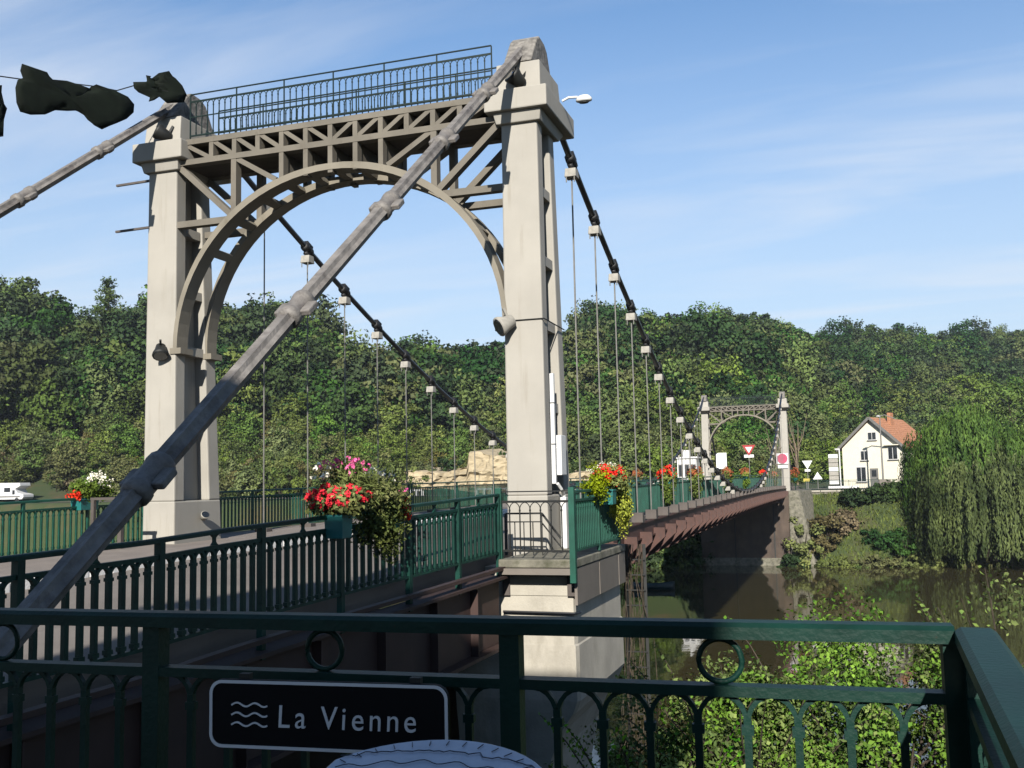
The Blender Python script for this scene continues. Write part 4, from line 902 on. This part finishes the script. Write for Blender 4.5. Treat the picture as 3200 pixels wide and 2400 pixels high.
# ------------------------------------------------------------------ rock face below the wood
cl = MB(); g = np.random.default_rng(8); nu, nv = 90, 22; vs = []; cb1 = g.normal(size=40)*.35; rb1 = np.sort(g.random(9))*1.2; ck = g.normal(size=(40, 10))*.18
for j in range(nv):
    for i in range(nu):
        u, v = i/(nu-1), j/(nv-1); px = 1215+700*u
        hgt = 2.3+.5*math.sin(u*5)+.3*math.sin(u*23)+2.2*(1 if .33 < u < .53 else 0)
        if u > .9: hgt *= .9
        p = on(px, 1500, 1, 129)
        ledge = .9*math.floor(v*3.2)/3.2*2
        vs.append((p[0], 129+.8*math.sin(u*6)+cb1[int(u*27+.8*math.sin(v*5))]+rb1[int(v*7.9)]+ck[int(u*33), int(v*9)]+g.normal()*.03, -1.2+(hgt+1.4)*v+g.normal()*.06))
fs = [(j*nu+i, j*nu+i+1, (j+1)*nu+i+1, (j+1)*nu+i) for j in range(nv-1) for i in range(nu-1)]
n0 = len(vs); vs += [(x, y+9, z+.6) for x, y, z in vs[(nv-1)*nu:nv*nu]]
fs += [((nv-1)*nu+i, (nv-1)*nu+i+1, n0+i+1, n0+i) for i in range(nu-1)]
tag(cl.add(vs, fs).build('rock_face', 'cliff'), 'sandy yellow rock face at the foot of the wooded hill', 'rock face')

# ------------------------------------------------------------------ single plants
CLIFF_TOP = [(1260, 3.0), (1330, 3.6), (1400, 4.2), (1590, 4.6), (1640, 4.0), (1720, 3.4), (1800, 3.2)]
def bush(name, loc, label, cat, m_, r, n, L, Wd, seed, group=None, nclump=40, inner=.3, sig=.22, hang=0, stem=True, lumpy=.3):
    g = np.random.default_rng(seed); e = empty(name, loc, label, cat, group)
    P, N = clump_points(g, nclump, max(4, n//nclump), r[0], r[1], r[2], (0, 0, r[2]*.9), inner, sig, .8, lumpy); k = P[:, 2] > -.3; P, N = P[k], N[k]
    o = link(bpy.data.objects.new('foliage', leaves('foliage', P, L, Wd, m_, g, hang, N)), e); o['kind'] = 'stuff'
    if stem:
        mb = MB()
        for i in range(7):
            a = g.uniform(0, 6.28); q = g.uniform(.4, .85)
            mb.tube([(0, 0, -.2), (math.cos(a)*r[0]*q*.35, math.sin(a)*r[1]*q*.35, r[2]*.7), (math.cos(a)*r[0]*q, math.sin(a)*r[1]*q, r[2]*1.45)], .03*max(1, r[2]*.5), 5, scales=[1.2, .8, .3])
        mb.build('stem', 'bark', e)
    return e
def bank(px, py, y): y = min(y+1.9, 106.4); p = on(px, py, 1, y); return (p[0], y, zat(p[0], y)-.15)
# far bank, river side of the bridge
for i, (px, y, lab, m_, r) in enumerate((
        (2505, 100.6, 'grey-green shrub leaning on the distant stone buttress', 'lf_shrub', (1.9, 1.5, 2.6)), (2570, 101.2, 'thin brownish shrub on the far bank below the retaining wall', 'lf_dry', (2.2, 1.5, 2.6)),
        (2640, 102.6, 'brown-tinged shrub next to the rounded dark one on the far bank', 'lf_dry', (1.9, 1.5, 1.05)), (2705, 104.0, 'rounded dark green shrub below the cream house', 'lf_deep', (2.6, 1.6, .85)),
        (2790, 105.0, 'leafy green shrub between the dark shrub and the willow', 'lf_forest', (1.9, 1.6, .75)))):
    bush('bank_shrub', bank(px, 1650, y), lab, 'shrub', m_, r, 2600, .34, .2, 300+i, 'far bank shrubs')
for i, (px, y, m_, r) in enumerate(((2760, 101.5, 'lf_deep', (2.0, 1.4, .9)), (2830, 101.0, 'lf_forest', (1.8, 1.4, 1.2)), (2600, 99.9, 'lf_shrub', (1.8, 1.0, .9)), (2470, 99.7, 'lf_deep', (1.3, 1.0, 1.3)), (2745, 99.9, 'lf_shrub', (2.4, .9, .8)), (2880, 99.8, 'lf_shrub', (2.2, .9, .9)))):
    bush('bank_shrub', bank(px, 1650, y), 'low shrub on the far bank slope between the taller shrubs', 'shrub', m_, r, 2000, .3, .18, 340+i, 'low far bank shrubs')
bush('reed_bed', bank(2690, 1740, 99.2), 'low reeds along the waterline of the far bank', 'reeds', 'lf_light', (4.2, .8, .55), 2400, .5, .07, 310, stem=False)['kind'] = 'stuff'
bush('reed_bed', bank(2530, 1750, 98.9), 'yellowing reeds at the foot of the brown shrubs', 'reeds', 'lf_shrub', (3.0, .6, .35), 1200, .5, .07, 311, stem=False)['kind'] = 'stuff'
for i, (px, y, s_, m_) in enumerate(((2030, 99.5, 3.0, 'lf_deep'), (2100, 100, 3.2, 'lf_light'), (2150, 101, 2.8, 'lf_deep'), (1960, 100, 3.4, 'lf_forest'), (1870, 101, 3.6, 'lf_deep'), (2195, 102.5, 2.6, 'lf_deep'))):
    bush('bank_shrub', bank(px, 1740, y), 'riverside shrub seen under the deck beside the brown pier', 'shrub', m_, (s_*1.15, s_*.8, s_*.72), 2400, .4, .26, 320+i, 'shrubs under the bridge')
g = np.random.default_rng(350); nb = 9000
bx_ = g.uniform(-6, 16, nb); by_ = 101.0+6*g.random(nb); bz_ = gz(bx_, by_)+.12
o = link(bpy.data.objects.new('grass', leaves('grass', np.stack([bx_, by_, bz_], -1), .42, .10, 'lf_shrub', g, -1.2))); tag(o, 'rough grass on the slope of the far bank', 'grass', None, 'stuff')
# near-left background shrubs on the far bank road
g2 = np.random.default_rng(77)
for i in range(26):
    px = -120+i*66+g2.uniform(-25, 25)
    if px > 1290: continue
    y = 119+g2.uniform(-1.5, 3); p = on(px, 1500, 1, y); s_ = g2.uniform(1.5, 2.7)
    if px < 230: s_ *= .55; y += 3
    bush('roadside_shrub', (p[0], y, zat(p[0], y)-.2), ['olive', 'pale green', 'dry yellowish'][i % 3]+' roadside shrub on the far bank before the hill', 'shrub', ['lf_shrub', 'lf_light', 'lf_dry'][i % 3] if i % 3 < 2 or i % 2 else 'lf_shrub', (s_*1.5, s_, s_), 1500, .4, .25, 400+i, ['olive', 'pale', 'dry'][i % 3]+' roadside shrubs', nclump=30)
for i, (px, h_) in enumerate(CLIFF_TOP):
    p = on(px, 1440, 1, 133.2); bush('ledge_shrub', (p[0], 133.2, h_-1.2), 'green shrub growing along the top of the sandy rock face', 'shrub', ['lf_forest', 'lf_light', 'lf_deep'][i % 3], (2.0, 1.2, 1.1), 1300, .36, .22, 460+i, 'shrubs on the rock face', nclump=26)
# feathery pale tree on the skyline
fp = on(335, 985, 1, 158); fx = fp[0]
ft = empty('feathery_tree', (fx, 158, fp[2]-5), 'pale feathery tree standing above the ridge beside the tower leg', 'tree')
g = np.random.default_rng(501); P = []
for i in range(60):
    a = g.uniform(0, 6.28); h = 4+7.5*g.random(); l = 3.6*(1-.5*(h-4)/8)*g.uniform(.5, 1)
    for k in range(34):
        q = g.random(); P.append((math.cos(a)*l*q+g.normal()*.2, math.sin(a)*l*q+g.normal()*.2, h+.8*q+g.normal()*.18))
link(bpy.data.objects.new('crown', leaves('crown', np.array(P), .6, .22, 'lf_light', g)), ft)
MB().tube([(0, 0, -2), (.2, 0, 5), (.1, .2, 11)], .22, 6, scales=[1.2, .8, .3]).build('trunk', 'bark', ft)
# two bare pale trees behind the distant tower
for i, (px, lab) in enumerate(((2487, 'bare pale tree with upswept branches beside the distant tower'), (2425, 'thin bare grey tree just behind the distant tower'))):
    p = on(px, 1400, 1, 140); e = empty('bare_tree', (p[0], 140, zat(p[0], 140)-.3), lab, 'tree'); g = np.random.default_rng(510+i); mb = MB()
    mb.tube([(0, 0, 0), (.1, 0, 3), (-.1, .1, 6)], .17, 6, scales=[1.2, 1, .8]); mb.build('trunk', 'palebark', e); mb = MB()
    for k in range(11 if i == 0 else 6):
        a = g.uniform(0, 6.28); s = g.uniform(.3, 1.6); z0 = g.uniform(2.5, 6)
        mb.tube([(0, 0, z0), (math.cos(a)*s*.7, math.sin(a)*s*.7, z0+1.8), (math.cos(a)*s*1.2, math.sin(a)*s*1.2, z0+4+2*g.random())], .075, 5, scales=[1, .7, .25])
    mb.build('branches', 'palebark', e)
# weeping willows by the water
def willow(loc, label, R_, H, seed, nst):
    g = np.random.default_rng(seed); e = empty('weeping_willow', loc, label, 'tree', 'willows by the river'); P = []
    TA = g.uniform(0, 6.28, 120); TRr = g.uniform(.58, 1.05, 120)
    lob = [(g.uniform(-.45, .45)*R_, g.uniform(-.4, .4)*R_, g.uniform(.72, 1.0)) for _ in range(9)]+[(0, 0, 1.0)]
    for i in range(nst):
        lx, ly, lh = lob[g.integers(len(lob))]; a = g.uniform(0, 6.28); q = g.random()**.6*R_*.55
        x, y = lx+math.cos(a)*q, ly+math.sin(a)*q; rr = math.hypot(x, y)/R_
        zt = H*lh*(1-.45*(q/(R_*.55))**2*.8)*(1-.25*rr**2); ln = (zt-(.2+2.2*g.random()**2))*g.uniform(.55, 1) if rr > .55 else zt*g.uniform(.25, .6)
        n = int(max(8, ln*4.6)); dx, dy = math.cos(a)*.06, math.sin(a)*.06
        s = np.linspace(0, 1, n)
        P.append(np.stack([x+dx*ln*np.sqrt(s)+g.normal(size=n)*.07, y+dy*ln*np.sqrt(s)+g.normal(size=n)*.07, zt-ln*s+g.normal(size=n)*.08], -1))
    for i in range(nst):
        a = TA[i % 120]+g.normal()*.03; rr = R_*TRr[i % 120]*g.uniform(.94, 1.06); x, y = math.cos(a)*rr, math.sin(a)*rr
        zt = H*(.62+.25*g.random()-.18*(rr/R_)**3); ln = zt-.1-1.8*g.random()**2; n = int(ln*5.0); s = np.linspace(0, 1, n)
        P.append(np.stack([x+math.cos(a)*.5*np.sqrt(s)+g.normal(size=n)*.08, y+math.sin(a)*.5*np.sqrt(s)+g.normal(size=n)*.08, zt-ln*s+g.normal(size=n)*.08], -1))
    P = np.concatenate(P); out = np.stack([P[:, 0], P[:, 1], np.zeros(len(P))], -1)/R_+np.array([0, -.2, .2])
    o = link(bpy.data.objects.new('crown', leaves('crown', P, .46, .13, 'lf_willow', g, 1.6, out)), e)
    mb = MB(); mb.tube([(0, 0, -.5), (.2, 0, H*.4), (0, .2, H*.7)], .45, 8, scales=[1.2, .8, .5])
    for k in range(8):
        a = k*.8; mb.tube([(.1, 0, H*.4), (math.cos(a)*R_*.3, math.sin(a)*R_*.3, H*.75), (math.cos(a)*R_*.55, math.sin(a)*R_*.55, H*.7)], .2, 5, scales=[1, .6, .2])
    mb.build('trunk', 'bark', e); return e
wl = on(3040, 1700, 1, 107); willow((wl[0], 107, -3.4), 'tall weeping willow beside the cream house', 6.0, 11.5, 601, 900)
wl = on(3100, 1700, 1, 103); willow((wl[0], 103, -6.6), 'lower weeping willow trailing into the river in front of the tall one', 6.3, 11.2, 602, 1000)
bush('riverside_tree', (on(3190, 1300, 1, 118)[0], 118, -.5), 'grey-green broad tree behind the willows', 'tree', 'lf_light', (6.5, 5, 6.0), 6500, .42, .2, 605, nclump=90)
# bushes on the near bank in front of the terrace
def nearbush(loc, label, r, n, seed, L, Wd, ncl, m_='lf_bush', sprays=14):
    g = np.random.default_rng(seed); e = empty('river_bush', loc, label, 'bush', 'bushes below the terrace')
    P, N = clump_points(g, ncl, n//ncl, r[0], r[1], r[2], (0, 0, 0), .45, .16, .8, .22)
    o = link(bpy.data.objects.new('foliage', leaves('foliage', P, L, Wd, m_, g, .1, N)), e); o['kind'] = 'stuff'
    mb = MB(); PP = []
    for i in range(sprays):
        a = g.uniform(0, 6.28); b = g.uniform(.2, 1.1); d = Vector((math.cos(a)*math.cos(b), math.sin(a)*math.cos(b), math.sin(b)))
        s = Vector((d.x*r[0]*.8, d.y*r[1]*.8, d.z*r[2]*.85)); ln = g.uniform(.35, .7); en = s+d*ln+Vector((0, 0, .12)); md_ = (s+en)/2+Vector((0, 0, .05))
        mb.tube([s*.3, s, md_, en], .008, 4, scales=[1.8, 1, .7, .4])
        for k in range(26):
            q = k/25; p = (s*(1-q)**2+md_*2*q*(1-q)+en*q*q); sd_ = Vector((-d.y, d.x, .1)).normalized()*(.045*(1 if k % 2 else -1)); PP.append(p+sd_+Vector((g.normal()*.008, g.normal()*.008, g.normal()*.008)))
    for i in range(9):
        a = g.uniform(0, 6.28); q = g.uniform(.2, .7)
        mb.tube([(0, 0, -r[2]-2.5), (math.cos(a)*r[0]*q*.5, math.sin(a)*r[1]*q*.5, -r[2]*.4), (math.cos(a)*r[0]*q, math.sin(a)*r[1]*q, r[2]*.4)], .03, 5, scales=[1.3, .8, .3])
    mb.build('stem', 'bark', e)
    if PP: o = link(bpy.data.objects.new('sprays', leaves('sprays', np.array([tuple(p) for p in PP]), L*1.15, Wd*1.1, m_, g)), e); o['kind'] = 'stuff'
    return e
for i, (px, py, y, r, n, lab) in enumerate((
        (2740, 2510, 9.3, (1.65, 1.3, 1.42), 26000, 'dense sunlit bush behind the lit end of the terrace railing'), (2340, 2520, 9.0, (1.25, 1.1, 1.18), 18000, 'leafy bush under the railing ring beside the dense sunlit one'),
        (2060, 2660, 8.6, (.95, .9, .95), 9000, 'low dark-edged bush by the pier foot below the railing'), (3190, 2450, 10.0, (1.5, 1.2, 1.55), 20000, 'bush showing past the terrace corner post'))):
    p = on(px, py, 1, y); nearbush(tuple(p), lab, r, int(n*1.2), 700+i, .046, .028, 110, sprays=15)
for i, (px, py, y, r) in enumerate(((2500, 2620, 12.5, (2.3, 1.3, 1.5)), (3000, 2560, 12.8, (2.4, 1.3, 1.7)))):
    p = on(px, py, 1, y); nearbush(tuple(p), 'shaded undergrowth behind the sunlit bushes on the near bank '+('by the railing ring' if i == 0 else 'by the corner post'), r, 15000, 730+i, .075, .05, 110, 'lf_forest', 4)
p = on(1560, 1870, 1, 15.6); bush('wall_plant', (p[0]-.05, 15.75, p[2]-.25), 'small bright green plant sprouting by the pier top', 'plant', 'lf_bush', (.17, .15, .22), 900, .06, .035, 720, nclump=20)
p = on(1565, 1920, 1, 15.6)

# ------------------------------------------------------------------ cream house and far-bank things
hx = on(2730, 1500, 1, 122.)
H = empty('cream_house', (hx[0], 122, -.4), 'cream gabled house with orange tiled roof beside the willow', 'house', None, R(-24))
hw, hl, eh, rh = 3.55, 9.0, 4.7, 7.9
MB().prism([(-hw, -.4), (hw, -.4), (hw, eh), (0, rh), (-hw, eh)], 1, 0, hl).build('wall', 'cream', H)
rf = None
for s_ in (-1, 1):
    ov = .5; nx2 = Vector((s_*(rh-eh), 0, hw)).normalized(); ex, ez = s_*(hw+ov), eh-ov*(rh-eh)/hw
    a0, a1 = Vector((0, -.5, rh+.05)), Vector((ex, -.5, ez+.05)); vs = []
    for yy in (-.5, hl+.4):
        for p in ((0, rh+.04), (ex, ez+.04)): vs += [(p[0], yy, p[1]), (p[0]+nx2.x*.16, yy, p[1]+nx2.z*.16)]
    rf = MB().add(vs, [(0, 2, 3, 1), (4, 5, 7, 6), (0, 4, 6, 2), (1, 3, 7, 5), (0, 1, 5, 4), (2, 6, 7, 3)]).build('roof', 'tile', H)
    b = MB(); b.beam((0, -.53, rh+.10), (ex, -.53, ez+.10), .05, .30, up=(0, 0, 1)); b.build('barge_board', 'grey', H)
    L_ = math.hypot(ex, rh-ez)
    for k in range(1, 14):
        q = k/14; c_ = Vector((ex*q, 0, rh+.04+(ez-rh)*q))+nx2*.165; b = MB(); b.beam((c_.x, -.5, c_.z), (c_.x, hl+.4, c_.z), .05, .035); b.build('tile_course', 'tile', rf)
MB().bx(-.1+.8, .9+.2, 3.2, 4.0, rh-1.2, rh+.75).build('chimney', 'tile', rf)
def win(x0, x1, z0, z1, bars=1):
    f = MB().bx(x0-.07, x1+.07, -.05, -.004, z0-.07, z1+.07).build('window', 'white', H)
    MB().bx(x0, x1, -.06, -.051, z0, z1).build('pane', 'glass', f); 
    for k in range(bars): MB().bx(x0+(x1-x0)*(k+1)/(bars+1)-.025, x0+(x1-x0)*(k+1)/(bars+1)+.025, -.075, -.061, z0, z1).build('glazing_bar', 'white', f)
    MB().bx(x0-.12, x1+.12, -.14, -.005, z0-.16, z0-.075).build('sill', 'grey', f)
win(-.35, .55, 5.5, 6.3); win(-1.3, -.5, 3.2, 4.2); win(-1.9, -.85, .75, 2.35); win(1.9, 2.9, 3.2, 4.5, 1)
dr = MB().bx(-.35, .6, -.05, -.004, 0, 2.2).build('door', 'grey', H); MB().bx(.42, .5, -.09, -.051, 1.0, 1.1).build('handle', 'iron', dr); MB().bx(-.15, .4, -.06, -.051, 1.25, 2.0).build('pane', 'glass', dr)
MB().bx(1.5, 3.3, -.5, -.01, 4.75, 4.85).build('window_canopy', 'cream', H)
MB().tube([(hw+.1, -.1, eh-.3), (hw+.08, -.1, 0)], .06, 6).build('downpipe', 'grey', H)
def pole_lamp(px, ytop, ybase, Y, label):
    p = on(px, ybase, 1, Y); q = on(px, ytop, 1, Y); e = empty('street_lamp', (p[0], Y, -.4), label, 'street lamp'); h = q[2]+.4
    MB().tube([(0, 0, 0), (0, 0, h)], .09, 6, scales=[1.2, .7]).build('pole', 'grey', e)
    MB().tube([(0, 0, h), (.5, 0, h+.12), (1.6, 0, h-.35)], .05, 6).build('arm', 'grey', e)
    MB().lathe([(.05, .1), (.28, 0), (.22, -.08)], 8, (-.15, 0, h)).build('lamp_shade', 'white', e); return e
pole_lamp(2760, 1300, 1500, 116, 'tall grey street lamp standing before the cream house')
# far retaining wall and railing beside the road end
rw = empty('retaining_wall', (-2.5, 107.2, -3), 'pale stone retaining wall on the far bank below the road', 'wall')
MB().bx(-1.2, 8.3, 0, .6, 0, 2.45).build('wall_face', 'moss', rw, bevel=.05)
for k in range(6): MB().bx(-1.25+k*1.6, .3+k*1.6, -.12, .72, 2.455, 2.62).build('coping', 'pier', rw, bevel=.03)
MB().bx(6.0, 7.1, -.15, .75, .4, 3.6).build('pillar', 'plate', rw, bevel=.04)
railing('bank_railing', [(-3.6, 107.6, -.38), (3.2, 107.6, -.38), (9, 108.6, -.38)], 'thin dark railing on the retaining wall across the river', 'dgreen', hh=1.0, gap=.14, sp=.16, wd=.02, post=2, parts=False)
def sign_post(px, ybase, Y, label, plates, h, cat='road sign'):
    p = on(px, ybase, 1, Y); e = empty('road_sign', (p[0], Y, -.4), label, cat)
    MB().tube([(0, 0, 0), (0, 0, h)], .04, 6).build('pole', 'grey', e)
    for nm, poly, z, m_, yy in plates: MB().prism([(a, b+z) for a, b in poly], 1, yy, yy+.03).build(nm, m_, e)
    return e
tri = lambda s: [(-s, s*.87), (s, s*.87), (0, -s*.87)]
tru = lambda s: [(-s, -s*.6), (s, -s*.6), (0, s)]
rec = lambda w_, h_: [(-w_, -h_), (w_, -h_), (w_, h_), (-w_, h_)]
disc = lambda r: [(r*math.cos(k*math.pi/10), r*math.sin(k*math.pi/10)) for k in range(20)]
zs = lambda px, py, Y: float(on(px, py, 1, Y)[2]+.4)
sign_post(2345, 1520, 108, 'red and white give way sign with white plate beyond the distant tower', [('plate', tri(.68), zs(2350, 1408, 108), 'red', -.06), ('plate_centre', tri(.36), zs(2350, 1406, 108), 'signwhite', -.07), ('sub_plate', rec(.5, .15), zs(2350, 1425, 108), 'signwhite', -.06)], zs(2350, 1425, 108))
sign_post(2449, 1520, 103.0, 'round pink-red sign with white plate on the distant tower leg', [('plate', disc(.5), zs(2449, 1433, 103), 'pink', -.08), ('backing', rec(.55, .52), zs(2449, 1433, 103), 'signwhite', -.05), ('sub_plate', rec(.5, .16), zs(2447, 1458, 103), 'signwhite', -.06)], zs(2449, 1433, 103))
sign_post(2258, 1520, 109, 'large pale blue rectangular sign seen through the distant arch', [('plate', rec(.55, .85), zs(2260, 1440, 109), 'signwhite', -.05)], zs(2260, 1440, 109))
sign_post(2526, 1515, 118, 'white inverted triangle sign by the far road', [('plate', tri(.55), zs(2526, 1453, 118), 'signwhite', -.05), ('sub_plate', rec(.3, .12), zs(2526, 1470, 118), 'signwhite', -.05)], zs(2526, 1453, 118))
sign_post(2557, 1525, 110, 'white warning triangle standing on the far roadside grass', [('plate', tru(.48), zs(2557, 1489, 110), 'signwhite', -.05)], zs(2557, 1489, 110))
sign_post(2521, 1510, 112, 'small yellow board on the far roadside', [('plate', rec(.32, .16), zs(2522, 1500, 112), 'yellow', -.05)], zs(2522, 1500, 112))
dp = on(2618, 1500, 1, 114.); ds = empty('direction_sign', (dp[0], 114, -.4), 'stack of white direction boards on a white post beside the cream house', 'road sign')
MB().tube([(.3, -.1, 0), (.3, -.1, 4.3)], .07, 8).build('pole', 'white', ds); MB().box((.1, -.1, 4.33), (.5, .1, .1)).build('lamp_arm', 'white', ds)
for k in range(7): MB().bx(-.85, .12, -.04, .03, .55+k*.47, .97+k*.47).build('board', 'clampcap' if k % 3 else 'white', ds)
MB().bx(-1.0, 2.1, -.1, .25, -.2, .35).build('base_bar', 'white', ds)
kp = on(2486, 1520, 1, 106.); kk = empty('flower_basket', (kp[0], 106, -.4), 'orange flower basket on a post beside the distant tower', 'flower basket'); g = np.random.default_rng(3)
MB().tube([(0, 0, 0), (0, 0, 1.2)], .05, 6).build('post', 'dgreen', kk)
MB().lathe([(.1, .9), (.3, 1.2), (.34, 1.35)], 10).build('basket', 'teal', kk)
link(bpy.data.objects.new('blossoms', leaves('blossoms', heads(g, (0, 0, 1.9), (.5, .5, .55), 40, 14, .12), .12, .1, 'fl_orange', g)), kk)['kind'] = 'stuff'
link(bpy.data.objects.new('foliage', leaves('foliage', blob(g, (0, 0, 1.3), (.6, .6, .5), 500), .14, .08, 'lf_trail', g)), kk)['kind'] = 'stuff'
# small white building seen through the hangers
wp = on(2148, 1500, 1, 121.); wb = empty('white_building', (wp[0], 121, -.4), 'small white building with dark windows seen between the hangers', 'building')
MB().bx(-1.15, 1.15, 0, 3, 0, 3.9).build('wall', 'white', wb); MB().bx(-1.35, 1.35, -.2, 3.2, 3.905, 4.1).build('roof', 'white', wb); MB().bx(-.5, .35, .4, 1.2, 4.105, 4.9).build('chimney', 'white', wb)
for x in (-.75, 0, .75):
    f = MB().bx(x-.28, x+.28, -.04, -.003, 1.7, 3.2).build('window', 'grey', wb); MB().bx(x-.2, x+.2, -.05, -.041, 1.8, 3.1).build('pane', 'glass', f)
# roadside barrier below the rock face
for j, (pa, pb) in enumerate(((1150, 1320), (1490, 1585))):
    a, b = on(pa, 1530, 1, 113), on(pb, 1530, 1, 113); e = empty('roadside_barrier', (a[0], 113, -.35), 'white concrete barrier with gaps '+('below the rock face by the red planter' if j == 0 else 'between rock face and tower leg'), 'barrier')
    Lb = b[0]-a[0]; MB().bx(0, Lb, 0, .2, .62, .82).build('beam', 'white', e); n = int(Lb/.8)
    for k in range(n+1): MB().bx(k*Lb/n-.14, k*Lb/n+.14, -.02, .22, 0, .62).build('post', 'white', e)
# white camper van on the far bank road
vp = on(38, 1525, 1, 112.); V = empty('camper_van', (vp[0], 112, -.28), 'white camper van parked on the far bank at the foot of the wood', 'van', None, R(4))
MB().prism([(-3.6, .45), (2.5, .45), (2.75, .75), (2.7, 1.15), (1.75, 1.35), (1.35, 1.9), (2.2, 2.3), (2.1, 2.75), (-3.4, 2.8), (-3.6, 2.5)], 1, -1.05, 1.05).build('body', 'white', V, bevel=.06)
for x0, x1, z0, z1 in ((-2.6, -1.5, 1.55, 2.15), (-.4, .6, 1.5, 2.1), (.95, 1.35, 1.15, 1.75)): MB().bx(x0, x1, -1.075, -1.052, z0, z1).build('window', 'glass', V)
for x in (-2.3, 1.7):
    o = MB().lathe([(.2, -.1), (.36, -.1), (.36, .1), (.2, .1)], 14).build('wheel', 'iron', V); o.rotation_euler = (R(90), 0, 0); o.location = (x, -.95, .36)
MB().bx(-3.5, 2.2, -1.06, -1.052, .75, .95).build('stripe', 'grey', V)
# rowing boat
bpnt = on(2042, 1842, 2, WATER); bt = empty('rowing_boat', (bpnt[0], bpnt[1], WATER+.02), 'small dark teal rowing boat on the river below the deck', 'boat', None, R(15))
vs, fs = [], []; K = 9
for i in range(K):
    u = i/(K-1)*2-1; w_ = .62*(1-abs(u)**2.5*.9); 
    for x_, z_ in ((-w_, .42+.18*u*u), (-w_*.7, -.05), (0, -.12), (w_*.7, -.05), (w_, .42+.18*u*u)): vs.append((u*1.7, x_, z_))
for i in range(K-1):
    for j in range(4): fs.append((i*5+j, i*5+j+1, i*5+6+j, i*5+5+j))
o = MB().add(vs, fs).build('hull', 'boat', bt, True); md = o.modifiers.new('thick', 'SOLIDIFY'); md.thickness = .04
for x in (-.6, .5): MB().bx(x-.12, x+.12, -.5, .5, .22, .26).build('bench', 'wood', bt)

# ------------------------------------------------------------------ thin summer haze
hz = MB().bx(-420, 330, -40, 560, -12, 75); M['haze'] = bpy.data.materials.new('haze_air'); M['haze'].use_nodes = True; t = M['haze'].node_tree
t.nodes.remove(t.nodes['Principled BSDF']); pvn = t.nodes.new('ShaderNodeVolumePrincipled'); pvn.inputs['Color'].default_value = (.80, .88, 1, 1); pvn.inputs['Density'].default_value = .00016; pvn.inputs['Anisotropy'].default_value = .2
t.links.new(pvn.outputs[0], t.nodes['Material Output'].inputs['Volume'])
tag(hz.build('haze', 'haze'), 'thin bluish summer haze over the valley', 'haze', None, 'stuff')
